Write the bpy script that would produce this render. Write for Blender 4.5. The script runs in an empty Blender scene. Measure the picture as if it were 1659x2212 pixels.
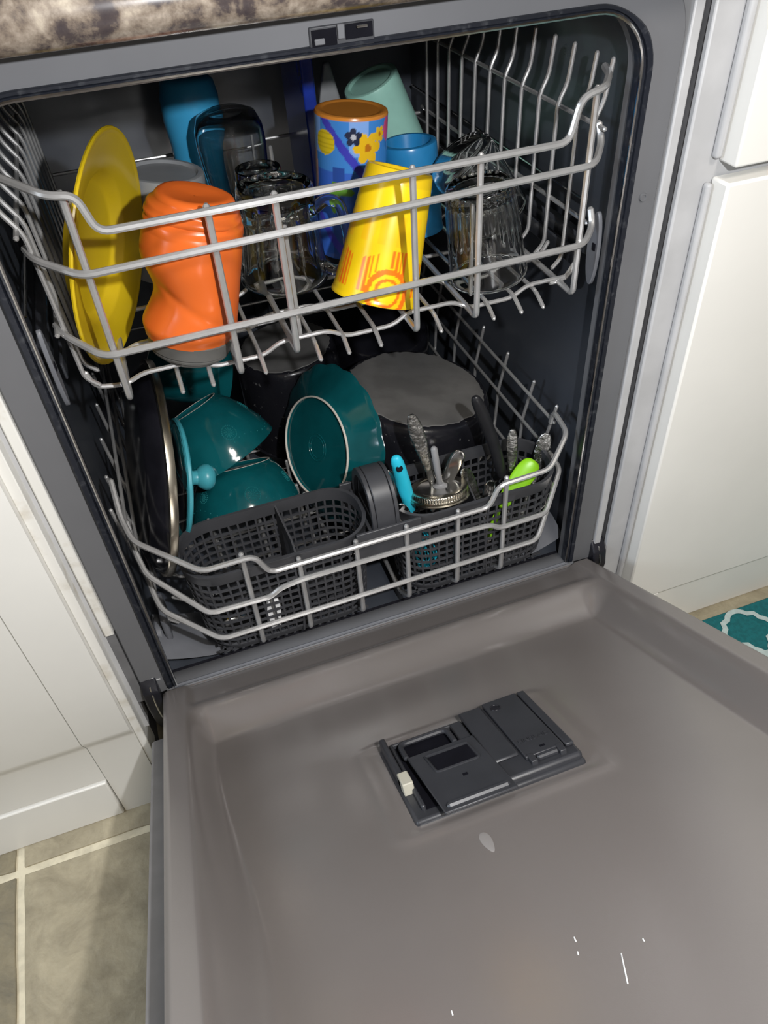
import bpy, bmesh, math, random
from mathutils import Vector, Matrix, noise
random.seed(7)
S = bpy.context.scene
COL = S.collection
PI = math.pi

# ------------------------------------------------------------------ camera
cam_d = bpy.data.cameras.new('camera')
cam = bpy.data.objects.new('camera', cam_d)
COL.objects.link(cam)
cam.matrix_world = (Matrix.Translation((-0.1622, -0.5943, 0.9711)) @ Matrix.Rotation(-0.2890, 4, 'Z')
                    @ Matrix.Rotation(0.8187, 4, 'X') @ Matrix.Rotation(-0.0768, 4, 'Z'))
cam_d.sensor_fit = 'VERTICAL'
cam_d.sensor_height = 24.0
cam_d.lens = 24.0 * 1654.0 / 2212.0
cam_d.clip_start = 0.02
S.camera = cam

# ------------------------------------------------------------------ world, lamps, exposure
w = bpy.data.worlds.new('kitchen_air')
S.world = w
w.use_nodes = True
w.node_tree.nodes['Background'].inputs[0].default_value = (1.0, 0.95, 0.88, 1)
w.node_tree.nodes['Background'].inputs[1].default_value = 0.15

def lamp(name, kind, loc, target, energy, size, color=(1, 1, 1), shape='DISK'):
    l = bpy.data.lights.new(name, kind)
    l.energy = energy
    l.color = color
    if kind == 'AREA':
        l.shape = shape
        l.size = size
    o = bpy.data.objects.new(name, l)
    COL.objects.link(o)
    o.location = loc
    o.rotation_euler = (Vector(target) - Vector(loc)).to_track_quat('-Z', 'Y').to_euler()
    return o
lamp('flash_lamp', 'AREA', (0.000, -0.610, 1.022), (0.03, 0.05, 0.45), 6.6, 0.022, (0.98, 0.985, 1.0))
lamp('window_daylight', 'AREA', (-1.70, -0.45, 1.25), (0.25, 0.0, 0.65), 14.0, 0.45, (0.76, 0.87, 1.0))
lamp('ceiling_lamp', 'AREA', (0.25, -1.55, 2.35), (0.1, -0.5, 0.0), 25.0, 0.5, (1.0, 0.93, 0.83))

S.view_settings.view_transform = 'Standard'
S.view_settings.look = 'None'
S.view_settings.exposure = 0.0
S.view_settings.gamma = 1.0
S.view_settings.use_curve_mapping = False

# ------------------------------------------------------------------ materials
def mat(name, col, rough=0.45, metal=0.0, spec=0.5, trans=0.0, ior=1.45, vary=0.0, vscale=40.0,
        bump=0.0, bscale=200.0, coat=0.0, col2=None, lo=0.4, hi=0.6, detail=4.0, attr=None, sss=0.0, rvary=0.0):
    m = bpy.data.materials.new(name)
    m.use_nodes = True
    nt = m.node_tree
    b = nt.nodes['Principled BSDF']
    b.inputs['Base Color'].default_value = (*col, 1)
    b.inputs['Roughness'].default_value = rough
    b.inputs['Metallic'].default_value = metal
    b.inputs['Specular IOR Level'].default_value = spec
    b.inputs['IOR'].default_value = ior
    b.inputs['Transmission Weight'].default_value = trans
    b.inputs['Coat Weight'].default_value = coat
    b.inputs['Coat Roughness'].default_value = 0.06
    tc = nt.nodes.new('ShaderNodeTexCoord')
    if attr:
        a = nt.nodes.new('ShaderNodeAttribute')
        a.attribute_name = attr
        nt.links.new(a.outputs['Color'], b.inputs['Base Color'])
    elif vary > 0 or col2:
        n = nt.nodes.new('ShaderNodeTexNoise')
        n.inputs['Scale'].default_value = vscale
        n.inputs['Detail'].default_value = detail
        nt.links.new(tc.outputs['Object'], n.inputs['Vector'])
        r = nt.nodes.new('ShaderNodeValToRGB')
        c2 = col2 if col2 else tuple(min(1, c * (1 + vary)) for c in col)
        c1 = col if col2 else tuple(c * (1 - vary) for c in col)
        r.color_ramp.elements[0].color = (*c1, 1)
        r.color_ramp.elements[1].color = (*c2, 1)
        r.color_ramp.elements[0].position = lo
        r.color_ramp.elements[1].position = hi
        nt.links.new(n.outputs['Fac'], r.inputs['Fac'])
        nt.links.new(r.outputs['Color'], b.inputs['Base Color'])
    if rvary > 0:
        n = nt.nodes.new('ShaderNodeTexNoise')
        n.inputs['Scale'].default_value = 12
        n.inputs['Detail'].default_value = 6
        nt.links.new(tc.outputs['Object'], n.inputs['Vector'])
        mr = nt.nodes.new('ShaderNodeMapRange')
        mr.inputs['To Min'].default_value = rough - rvary
        mr.inputs['To Max'].default_value = rough + rvary
        nt.links.new(n.outputs['Fac'], mr.inputs['Value'])
        nt.links.new(mr.outputs['Result'], b.inputs['Roughness'])
    if bump > 0:
        n = nt.nodes.new('ShaderNodeTexNoise')
        n.inputs['Scale'].default_value = bscale
        n.inputs['Detail'].default_value = 5
        nt.links.new(tc.outputs['Object'], n.inputs['Vector'])
        bp = nt.nodes.new('ShaderNodeBump')
        bp.inputs['Strength'].default_value = bump
        bp.inputs['Distance'].default_value = 0.002
        nt.links.new(n.outputs['Fac'], bp.inputs['Height'])
        nt.links.new(bp.outputs['Normal'], b.inputs['Normal'])
    return m

M = {}
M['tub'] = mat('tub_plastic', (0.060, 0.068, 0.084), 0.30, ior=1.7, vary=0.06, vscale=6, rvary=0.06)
M['flange'] = mat('flange_plastic', (0.130, 0.132, 0.140), 0.42, vary=0.06, vscale=5)
M['door'] = mat('door_plastic', (0.150, 0.134, 0.127), 0.24, ior=2.1, vary=0.05, vscale=4, rvary=0.05, bump=0.02, bscale=900)
M['door_skin'] = mat('door_edge_plastic', (0.17, 0.165, 0.165), 0.4, vary=0.05)
M['black_enamel'] = mat('black_enamel', (0.012, 0.012, 0.016), 0.3, vary=0.2)
M['seal'] = mat('gasket_rubber', (0.012, 0.014, 0.02), 0.3, col2=(0.05, 0.053, 0.06), vscale=160, lo=0.55, hi=0.8, detail=8, bump=0.12, bscale=160)
M['wire'] = mat('silver_coated_wire', (0.50, 0.495, 0.49), 0.30, metal=0.65, vary=0.05, vscale=60)
M['dark_plastic'] = mat('charcoal_plastic', (0.044, 0.045, 0.050), 0.42, vary=0.08, vscale=30)
M['dispenser'] = mat('dispenser_plastic', (0.030, 0.031, 0.036), 0.4, vary=0.06, vscale=30)
M['latch'] = mat('ivory_latch', (0.42, 0.40, 0.33), 0.5, vary=0.05)
M['slide'] = mat('slide_plastic', (0.03, 0.032, 0.038), 0.25, vary=0.1)
M['grey_plastic'] = mat('grey_plastic', (0.13, 0.135, 0.15), 0.4, vary=0.05)
M['white_paint'] = mat('white_cabinet_paint', (0.80, 0.785, 0.74), 0.35, vary=0.015, vscale=8, bump=0.03, bscale=60)
M['cream_edge'] = mat('stained_white_edge', (0.74, 0.73, 0.69), 0.45, col2=(0.50, 0.45, 0.36), vscale=45, lo=0.55, hi=0.85, detail=7)
M['trim_grey'] = mat('pale_grey_trim', (0.44, 0.44, 0.445), 0.45, vary=0.05, vscale=20)
M['gap'] = mat('gap_shadow_board', (0.14, 0.14, 0.145), 0.7, vary=0.1)
M['grout'] = mat('grout', (0.66, 0.60, 0.45), 0.8, vary=0.1, vscale=60, bump=0.3, bscale=120)
M['yellow'] = mat('yellow_plastic', (0.54, 0.38, 0.010), 0.24, vary=0.04, vscale=10)
M['orange'] = mat('orange_plastic', (0.60, 0.115, 0.018), 0.26, vary=0.03, vscale=10)
M['lid_grey'] = mat('lid_grey', (0.10, 0.098, 0.092), 0.4, vary=0.05)
M['frost'] = mat('frosted_grey_plastic', (0.34, 0.35, 0.36), 0.35, trans=0.25, vary=0.04)
M['mint'] = mat('mint_plastic', (0.36, 0.66, 0.56), 0.35, vary=0.03)
M['blue'] = mat('sky_blue_plastic', (0.02, 0.20, 0.44), 0.28, vary=0.05)
M['blue_clear'] = mat('translucent_blue_plastic', (0.06, 0.42, 0.74), 0.2, trans=0.15, vary=0.06, vscale=15)
M['navy'] = mat('royal_blue_plastic', (0.012, 0.035, 0.30), 0.2, vary=0.1)
M['glass'] = mat('clear_glass', (0.97, 0.985, 0.98), 0.0, trans=1.0, ior=1.47)
M['teal'] = mat('teal_glaze', (0.003, 0.070, 0.080), 0.13, vary=0.15, vscale=18, coat=0.4)
M['teal_bead'] = mat('raised_glaze_highlight', (0.012, 0.135, 0.145), 0.25, vary=0.1)  # lighter teal: thin raised glaze, with the beads' relief highlights put into the colour
M['bare_clay'] = mat('unglazed_clay', (0.50, 0.47, 0.42), 0.7, vary=0.08)
M['turq'] = mat('turquoise_silicone', (0.05, 0.30, 0.36), 0.35, vary=0.05)
M['black_gloss'] = mat('black_enamel_pan', (0.010, 0.010, 0.013), 0.22, col2=(0.10, 0.10, 0.10), vscale=130, lo=0.66, hi=0.72, detail=5, bump=0.15, bscale=90)
M['black_clean'] = mat('black_pan_coating', (0.008, 0.008, 0.011), 0.2, vary=0.2)
M['worn'] = mat('bare_metal_pan_base', (0.135, 0.132, 0.128), 0.55, metal=0.25, vary=0.12, vscale=25, bump=0.1, bscale=150)
M['steel'] = mat('polished_steel', (0.62, 0.61, 0.59), 0.16, metal=1.0, vary=0.05, vscale=30)
M['steel_ornate'] = mat('patterned_steel', (0.36, 0.36, 0.35), 0.2, metal=1.0, vary=0.2, vscale=120, bump=0.9, bscale=190)
M['brass_steel'] = mat('tinned_lid_steel', (0.58, 0.53, 0.43), 0.24, metal=1.0, vary=0.08, vscale=25)
M['cyan'] = mat('cyan_silicone', (0.02, 0.46, 0.62), 0.45, vary=0.03)
M['lime'] = mat('lime_plastic', (0.24, 0.56, 0.012), 0.35, vary=0.03)
M['straw'] = mat('clear_straw_plastic', (0.36, 0.36, 0.37), 0.4, trans=0.4, vary=0.03)
M['black_handle'] = mat('black_handle_plastic', (0.014, 0.014, 0.016), 0.35, vary=0.1)
M['white_plastic'] = mat('white_plastic', (0.8, 0.8, 0.8), 0.3, vary=0.02)
M['paint'] = mat('printed_plastic', (1, 1, 1), 0.25, attr='print')
M['mat_teal'] = mat('teal_mat_weave', (0.006, 0.135, 0.15), 0.8, vary=0.12, vscale=160, bump=0.3, bscale=500)
M['mat_white'] = mat('pale_mat_print', (0.48, 0.58, 0.57), 0.8, vary=0.06, vscale=120)
M['hole'] = mat('dark_hole', (0.006, 0.006, 0.009), 0.8, spec=0.1, vary=0.1)
M['drop'] = mat('water_drop', (0.55, 0.53, 0.52), 0.03, vary=0.02)
M['drop'].node_tree.nodes['Principled BSDF'].inputs['Alpha'].default_value = 0.28

def granite():
    m = mat('granite', (0.3, 0.25, 0.2), 0.25, vary=0.1)
    nt = m.node_tree
    b = nt.nodes['Principled BSDF']
    tc = nt.nodes['Texture Coordinate']
    n1 = nt.nodes.new('ShaderNodeTexNoise')
    n1.inputs['Scale'].default_value = 46
    n1.inputs['Detail'].default_value = 9
    n1.inputs['Roughness'].default_value = 0.62
    n1.inputs['Distortion'].default_value = 0.15
    nt.links.new(tc.outputs['Object'], n1.inputs['Vector'])
    r = nt.nodes.new('ShaderNodeValToRGB')
    e = r.color_ramp.elements
    e[0].position, e[0].color = 0.30, (0.035, 0.028, 0.032, 1)
    e[1].position, e[1].color = 0.72, (0.48, 0.42, 0.33, 1)
    for p, c in ((0.42, (0.06, 0.047, 0.045, 1)), (0.50, (0.17, 0.135, 0.105, 1)), (0.58, (0.27, 0.225, 0.18, 1))):
        x = e.new(p)
        x.color = c
    nt.links.new(n1.outputs['Fac'], r.inputs['Fac'])
    nt.links.new(r.outputs['Color'], b.inputs['Base Color'])
    return m
M['granite'] = granite()

def slate(name, a, b_, seed):
    m = mat(name, a, 0.55, vary=0.1)
    nt = m.node_tree
    b = nt.nodes['Principled BSDF']
    tc = nt.nodes['Texture Coordinate']
    mp = nt.nodes.new('ShaderNodeMapping')
    mp.inputs['Location'].default_value = (seed * 3.1, seed * 1.7, 0)
    nt.links.new(tc.outputs['Object'], mp.inputs['Vector'])
    n1 = nt.nodes.new('ShaderNodeTexNoise')
    n1.inputs['Scale'].default_value = 26
    n1.inputs['Detail'].default_value = 10
    n1.inputs['Roughness'].default_value = 0.65
    n1.inputs['Distortion'].default_value = 0.6
    nt.links.new(mp.outputs['Vector'], n1.inputs['Vector'])
    r = nt.nodes.new('ShaderNodeValToRGB')
    e = r.color_ramp.elements
    e[0].position, e[0].color = 0.20, (*a, 1)
    e[1].position, e[1].color = 0.80, (*b_, 1)
    nt.links.new(n1.outputs['Fac'], r.inputs['Fac'])
    nt.links.new(r.outputs['Color'], b.inputs['Base Color'])
    n2 = nt.nodes.new('ShaderNodeTexNoise')
    n2.inputs['Scale'].default_value = 42
    n2.inputs['Detail'].default_value = 8
    nt.links.new(mp.outputs['Vector'], n2.inputs['Vector'])
    bp = nt.nodes.new('ShaderNodeBump')
    bp.inputs['Strength'].default_value = 0.9
    bp.inputs['Distance'].default_value = 0.004
    nt.links.new(n2.outputs['Fac'], bp.inputs['Height'])
    nt.links.new(bp.outputs['Normal'], b.inputs['Normal'])
    return m
SLATES = [slate('slate_tile_tan', (0.22, 0.19, 0.13), (0.50, 0.44, 0.31), 1),
          slate('slate_tile_grey', (0.13, 0.118, 0.09), (0.34, 0.29, 0.185), 2),
          slate('slate_tile_olive', (0.19, 0.165, 0.115), (0.44, 0.385, 0.27), 3)]

# ------------------------------------------------------------------ object helpers
def link(name, me, m=None, parent=None):
    o = bpy.data.objects.new(name, me)
    COL.objects.link(o)
    if m is not None and me is not None:
        me.materials.append(M[m] if isinstance(m, str) else m)
    if parent is not None:
        o.parent = parent
        o.matrix_parent_inverse = parent.matrix_world.inverted()
    return o

def tag(o, label=None, cat=None, group=None, kind=None):
    if label: o['label'] = label
    if cat: o['category'] = cat
    if group: o['group'] = group
    if kind: o['kind'] = kind
    return o

def thing(name, loc, label, cat, group=None):
    o = bpy.data.objects.new(name, None)
    COL.objects.link(o)
    o.empty_display_size = 0.02
    o.location = loc
    o.matrix_world = Matrix.Translation(loc)
    return tag(o, label, cat, group)

class MB:
    def __init__(s):
        s.v = []
        s.f = []
    def box(s, x0, x1, y0, y1, z0, z1, T=None):
        i = len(s.v)
        P = [Vector((x, y, z)) for z in (z0, z1) for y in (y0, y1) for x in (x0, x1)]
        s.v += [T(p) if T else p for p in P]
        s.f += [tuple(i + k for k in q) for q in ((0, 2, 3, 1), (4, 5, 7, 6), (0, 1, 5, 4), (2, 6, 7, 3), (0, 4, 6, 2), (1, 3, 7, 5))]
        return s
    def grid(s, rows, closed_u=False):
        i = len(s.v)
        n = len(rows[0])
        for r in rows: s.v += [Vector(p) for p in r]
        for a in range(len(rows) - 1):
            for b in range(n if closed_u else n - 1):
                c = (b + 1) % n
                s.f.append((i + a * n + b, i + a * n + c, i + (a + 1) * n + c, i + (a + 1) * n + b))
        return s
    def poly(s, pts):
        i = len(s.v)
        s.v += [Vector(p) for p in pts]
        s.f.append(tuple(range(i, i + len(pts))))
        return s
    def prism(s, pts, off):
        off = Vector(off)
        n = len(pts)
        i = len(s.v)
        s.v += [Vector(p) for p in pts] + [Vector(p) + off for p in pts]
        s.f.append(tuple(range(i + n - 1, i - 1, -1)))
        s.f.append(tuple(range(i + n, i + 2 * n)))
        for k in range(n):
            s.f.append((i + k, i + (k + 1) % n, i + n + (k + 1) % n, i + n + k))
        return s
    def tube(s, pts, r, n=8, bend=0.0, closed=False):
        pts = [Vector(p) for p in pts]
        if bend > 0: pts = fillet(pts, bend)
        m = len(pts)
        rr = r if callable(r) else (lambda t: r)
        d0 = (pts[1] - pts[0]).normalized()
        ref = Vector((0, 0, 1)) if abs(d0.z) < 0.8 else Vector((1, 0, 0))
        u = d0.cross(ref).normalized()
        rows = []
        for k, p in enumerate(pts):
            d = (pts[min(k + 1, m - 1)] - pts[max(k - 1, 0)])
            d = d.normalized() if d.length > 1e-9 else d0
            u = (u - d * u.dot(d)).normalized()
            v = d.cross(u)
            R = rr(k / (m - 1))
            ring = [p + (u * math.cos(2 * PI * j / n) + v * math.sin(2 * PI * j / n)) * R for j in range(n)]
            if k == 0:
                rows.append([p - d * R * 0.7 + (q - p) * 0.45 for q in ring])
            rows.append(ring)
            if k == m - 1:
                rows.append([p + d * R * 0.7 + (q - p) * 0.45 for q in ring])
        i = len(s.v)
        s.grid(rows, True)
        s.f.append(tuple(i + j for j in range(n - 1, -1, -1)))
        e = len(s.v) - n
        s.f.append(tuple(e + j for j in range(n)))
        return s
    def mesh(s, name, smooth=True, angle=35):
        me = bpy.data.meshes.new(name)
        me.from_pydata([tuple(v) for v in s.v], [], s.f)
        bm = bmesh.new()
        bm.from_mesh(me)
        bmesh.ops.recalc_face_normals(bm, faces=bm.faces)
        bm.to_mesh(me)
        bm.free()
        if smooth:
            me.shade_smooth()
            me.set_sharp_from_angle(angle=math.radians(angle))
        me.update()
        return me
    def build(s, name, m, parent=None, smooth=True, bevel=0.0, seg=2, angle=35):
        o = link(name, s.mesh(name, smooth, angle), m, parent)
        if bevel > 0:
            b = o.modifiers.new('edge', 'BEVEL')
            b.width = bevel
            b.segments = seg
            b.limit_method = 'ANGLE'
        return o

def fillet(pts, rad, seg=5):
    out = [pts[0]]
    for k in range(1, len(pts) - 1):
        p, a, b = pts[k], pts[k - 1] - pts[k], pts[k + 1] - pts[k]
        la, lb = a.length, b.length
        if la < 1e-6 or lb < 1e-6: continue
        a.normalize()
        b.normalize()
        t = min(rad, la * 0.48, lb * 0.48)
        A, B = p + a * t, p + b * t
        for j in range(seg + 1):
            q = j / seg
            out.append(A * (1 - q) ** 2 + p * 2 * q * (1 - q) + B * q ** 2)
    out.append(pts[-1])
    return out

def wire(name, pts, r, parent, m='wire', bend=0.008, n=8):
    return MB().tube(pts, r, n, bend).build(name, m, parent)

def axis_matrix(B, ax, spin=0.0):
    z = Vector(ax).normalized()
    ref = Vector((0, -1, 0)) if abs(z.y) < 0.9 else Vector((0, 0, 1))
    x = ref.cross(z).normalized() * 1.0
    y = z.cross(x)
    R = Matrix((x, y, z)).transposed().to_4x4()
    return Matrix.Translation(Vector(B)) @ R @ Matrix.Rotation(spin, 4, 'Z')

def lathe_mb(prof, T, n=48, mod=None, close=False):
    rows = []
    for (r, z) in prof:
        row = []
        for j in range(n):
            t = 2 * PI * j / n
            q = r
            if mod: q = mod(r, z, t)
            row.append(T @ Vector((q * math.cos(t), q * math.sin(t), z)))
        rows.append(row)
    if close: rows.append(rows[0])
    b = MB()
    b.grid(rows, True)
    return b

def lathe(name, prof, T, m, parent=None, n=48, mod=None, angle=40):
    b = lathe_mb(prof, T, n, mod)
    me = b.mesh(name, True, angle)
    bm = bmesh.new()
    bm.from_mesh(me)
    bmesh.ops.remove_doubles(bm, verts=bm.verts, dist=1e-6)
    bmesh.ops.recalc_face_normals(bm, faces=bm.faces)
    bm.to_mesh(me)
    bm.free()
    return link(name, me, m, parent)

def rrect(x0, x1, z0, z1, r, seg=8, corners=(1, 1, 1, 1)):
    # counter-clockwise from the lower left; corners: ll, lr, ur, ul
    out = []
    for (cx, cz, a0, k) in ((x0, z0, PI, 0), (x1, z0, 1.5 * PI, 1), (x1, z1, 0, 2), (x0, z1, 0.5 * PI, 3)):
        rr = r * corners[k]
        if rr <= 1e-6:
            out.append((cx, cz))
            continue
        ox = cx + rr * (1 if cx == x0 else -1)
        oz = cz + rr * (1 if cz == z0 else -1)
        for j in range(seg + 1):
            a = a0 + 0.5 * PI * j / seg
            out.append((ox + rr * math.cos(a), oz + rr * math.sin(a)))
    return out

def sweep_flat(name, pts, widths, thick, side, m, parent=None, n=12, power=1.0, bend=0):
    # flattened bar: ellipse cross-section, width along 'side'
    pts = [Vector(p) for p in pts]
    rows = []
    L = len(pts)
    for k, p in enumerate(pts):
        d = (pts[min(k + 1, L - 1)] - pts[max(k - 1, 0)]).normalized()
        s = Vector(side)
        s = (s - d * s.dot(d)).normalized()
        nn = d.cross(s)
        W = widths[k] / 2
        H = (thick[k] if isinstance(thick, (list, tuple)) else thick) / 2
        rows.append([p + s * W * math.cos(2 * PI * j / n) + nn * H * math.sin(2 * PI * j / n) for j in range(n)])
    b = MB()
    b.grid(rows, True)
    e = len(b.v)
    b.f.append(tuple(range(n - 1, -1, -1)))
    b.f.append(tuple(range(e - n, e)))
    o = b.build(name, m, parent, angle=60)
    sd = o.modifiers.new('smooth', 'SUBSURF')
    sd.levels = sd.render_levels = 1
    return o

def ss(a, b, x):
    t = min(1, max(0, (x - a) / (b - a)))
    return t * t * (3 - 2 * t)
def lin(a, b, n): return [a + (b - a) * k / (n - 1) for k in range(n)]
ZF = 0.008

# ================================================================== SETTING: floor, cabinets, countertop
fl = MB().box(-1.35, 1.5, -1.6, 0.62, ZF - 0.03, ZF - 0.003).build('floor', 'grout', smooth=False)
tag(fl, 'slate-look tile floor with cream grout lines', kind='structure')
TS, GJ = 0.33, 0.0105
for i in range(-3, 7):
    for j in range(-5, 2):
        x0 = -0.514 + i * TS + GJ / 2
        y0 = -0.053 + j * TS + GJ / 2
        if x0 < -1.4 or x0 > 1.3 or y0 > 0.2: continue
        pts = []
        for (ax, ay, bx, by) in ((0, 0, 1, 0), (1, 0, 1, 1), (1, 1, 0, 1), (0, 1, 0, 0)):
            for k in range(14):
                q = k / 14
                px = x0 + (TS - GJ) * (ax + (bx - ax) * q)
                py = y0 + (TS - GJ) * (ay + (by - ay) * q)
                wob = 0.0016 * noise.noise((px * 45, py * 45, i * 1.3 + j))
                pts.append((px + wob, py + wob * 0.8, ZF - 0.004))
        o = MB().prism(pts, (0, 0, 0.004)).build('tile', SLATES[(i * 2 + j * 3) % 3], fl, smooth=False, bevel=0.0012)

# ---- left base cabinet: slightly proud face above, thin toe board below
lc = thing('base_cabinet', (-0.66, 0.28, ZF), 'white painted base cabinet at the left with a narrow stile beside the dishwasher', 'cabinet')
FY = -0.030
def faceprof(ztop, zbot, y, thick=0.02, curl=True):
    p = [(y + thick, zbot), (y + 0.011, zbot), (y + 0.010, 0.168)]
    if curl: p += [(y + 0.0075, 0.176), (y + 0.003, 0.184), (y, 0.194)]
    p += [(y, ztop), (y + thick, ztop)]
    return p
def extr(prof, x0, x1): return MB().prism([(x0, y, z) for y, z in prof], (x1 - x0, 0, 0))
extr(faceprof(0.868, ZF, FY), -0.3785, -0.3235).build('stile', 'white_paint', lc, angle=20)
dpan = extr(faceprof(0.868, 0.094, FY), -1.15, -0.3795).build('cabinet_door', 'white_paint', lc, angle=20)
tb = MB().box(-1.15, -0.3805, FY + 0.0085, 0.0, ZF, 0.089).build('toe_board', 'white_paint', lc, bevel=0.002)
MB().box(-1.15, -0.3235, FY + 0.02, 0.58, ZF, 0.868).build('carcass', 'gap', lc, smooth=False)
MB().box(-0.3235, -0.3135, -0.019, 0.02, 0.095, 0.868).build('face_frame_edge', 'cream_edge', lc, bevel=0.001)
MB().box(-0.3135, -0.3085, -0.002, 0.02, 0.15, 0.868).build('frame_return', 'trim_grey', lc, smooth=False)
MB().box(-0.3085, -0.2985, -0.006, 0.02, 0.33, 0.868).build('filler_strip', 'cream_edge', lc, bevel=0.0015)
MB().box(-0.3085, -0.2990, -0.002, 0.02, 0.20, 0.33).build('filler_strip', 'gap', lc, smooth=False)  # dark lower piece: shade of the open gap put into its colour

# ---- right base cabinet: drawer over door
rc = thing('base_cabinet', (0.75, 0.28, ZF), 'white painted base cabinet at the right with a drawer front above a door', 'cabinet')
MB().box(0.3165, 1.35, -0.008, 0.0, ZF, 0.868).build('face_frame', 'trim_grey', rc, bevel=0.002)
MB().box(0.318, 1.35, 0.0, 0.58, ZF, 0.868).build('carcass', 'gap', rc, smooth=False)
MB().box(0.349, 1.35, -0.033, -0.009, 0.117, 0.699).build('cabinet_door', 'white_paint', rc, bevel=0.0025)
MB().box(0.352, 1.35, -0.033, -0.009, 0.712, 0.862).build('drawer_front', 'white_paint', rc, bevel=0.0025)
MB().box(0.349, 0.404, -0.0325, -0.009, ZF, 0.1165).build('stile', 'white_paint', rc, bevel=0.001)
MB().box(0.4055, 1.35, -0.0145, -0.008, ZF, 0.112).build('toe_board', 'white_paint', rc, bevel=0.003)
MB().box(0.2995, 0.3095, -0.004, 0.02, 0.20, 0.868).build('filler_strip', 'trim_grey', rc, bevel=0.0015)
MB().box(0.3095, 0.3165, 0.006, 0.02, 0.20, 0.868).build('gap_shade_strip', 'gap', rc, smooth=False)  # dark strip carries the shade of the open gap in its colour
MB().box(0.341, 0.3475, -0.0165, -0.008, 0.125, 0.695).build('door_bead', 'trim_grey', rc, bevel=0.003, seg=3)
MB().box(0.343, 0.3505, -0.0165, -0.008, 0.716, 0.86).build('door_bead', 'trim_grey', rc, bevel=0.003, seg=3)

# ---- countertop with a rounded front edge
prof = [(0.60, 0.8695), (-0.030, 0.8695)]
for k in range(9):
    a = -PI / 2 - PI * k / 8
    prof.append((-0.032 + 0.016 * math.cos(a), 0.8875 + 0.018 * math.sin(a)))
prof += [(0.60, 0.9055)]
ct = MB().prism([(-1.15, y, z) for y, z in prof], (2.5, 0, 0)).build('countertop', 'granite', smooth=True, angle=40)
tag(ct, 'mottled brown granite countertop with a rounded edge above the dishwasher', 'countertop')

# ---- patterned floor mat
fm = thing('floor_mat', (0.9, -0.3, ZF), 'teal floor mat printed with a pale trellis pattern beside the right cabinet', 'mat')
MB().box(0.49, 1.3, -0.62, -0.036, ZF, ZF + 0.006).build('mat_base', 'mat_teal', fm, bevel=0.002)
def ribbon(pts, wd, z):
    b = MB()
    P = [Vector((x, y, 0)) for x, y in pts]
    rows = []
    for k, p in enumerate(P):
        d = (P[(k + 1) % len(P)] - P[k - 1]) if True else None
        d.normalize()
        nrm = Vector((-d.y, d.x, 0))
        rows.append([(p.x + nrm.x * wd, p.y + nrm.y * wd, z), (p.x - nrm.x * wd, p.y - nrm.y * wd, z)])
    rows.append(rows[0])
    b.grid(rows)
    return b
def quatrefoil(cx, cy, R):
    pts = []
    for q in range(4):
        a0 = q * PI / 2
        # lobe arc, then a pointed cusp between lobes
        for k in range(11):
            a = a0 - 1.05 + 2.1 * k / 10
            pts.append((cx + 0.42 * R * math.cos(a0) + 0.40 * R * math.cos(a), cy + 0.42 * R * math.sin(a0) + 0.40 * R * math.sin(a)))
        ac = a0 + PI / 4
        pts.append((cx + 0.78 * R * math.cos(ac), cy + 0.78 * R * math.sin(ac)))
    return pts
PM = MB()
for i in range(-1, 9):
    for j in range(0, 7):
        cx = 0.553 + i * 0.092 + (0.046 if j % 2 else 0)
        cy = -0.128 - j * 0.046 + 0.046
        pts = quatrefoil(cx, cy, 0.050)
        if min(p[0] for p in pts) < 0.492 or max(p[0] for p in pts) > 1.295 or max(p[1] for p in pts) > -0.038: 
            if max(p[0] for p in pts) > 1.295: continue
            pts = [(min(max(x, 0.494), 1.29), min(y, -0.040)) for x, y in pts]
        r = ribbon(pts, 0.0042, ZF + 0.0066 + 0.00004 * ((i + 3) * 7 + j))
        i0 = len(PM.v)
        PM.v += r.v
        PM.f += [tuple(a + i0 for a in f) for f in r.f]
PM.build('trellis_print', 'mat_white', fm, smooth=False)

# ================================================================== DISHWASHER
XC = 0.004
dw = thing('dishwasher', (0.0, 0.25, ZF), 'grey plastic dishwasher tub with its door lowered part way', 'dishwasher')
# tub: rounded box open to the front
inner = rrect(-0.272, 0.272, 0.200, 0.843, 0.055, 10, (0.15, 0.15, 1, 1))
back = rrect(-0.277, 0.277, 0.190, 0.846, 0.06, 10, (0.5, 0.5, 1, 1))
tub = MB()
tub.grid([[(x, 0.004, z) for x, z in inner], [(x, 0.02, z) for x, z in back], [(x, 0.3, z) for x, z in back], [(x, 0.575, z) for x, z in back]], True)
tub.poly([(x, 0.575, z) for x, z in back])
tub.build('tub', 'tub', dw, angle=50)
# flange ring around the opening (open at the foot)
outer = rrect(-0.298, 0.298, 0.205, 0.8685, 0.055, 10, (0, 0, 1, 1))
inr = rrect(-0.262, 0.262, 0.205, 0.8455, 0.055, 10, (0, 0, 1, 1))
fr = MB()
oo = [outer[1]] + outer[2:] + [outer[0]]
ii = [inr[1]] + inr[2:] + [inr[0]]
fr.grid([[(x, 0.02, z) for x, z in oo], [(x, 0.0, z) for x, z in oo], [(x, -0.0015, z) for x, z in [(a[0] * 0.96 + b[0] * 0.04, a[1] * 0.96 + b[1] * 0.04) for a, b in zip(oo, ii)]],
         [(x, 0.0, z) for x, z in ii], [(x, 0.02, z) for x, z in ii]])
fr.build('flange', 'flange', dw, angle=30)
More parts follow.
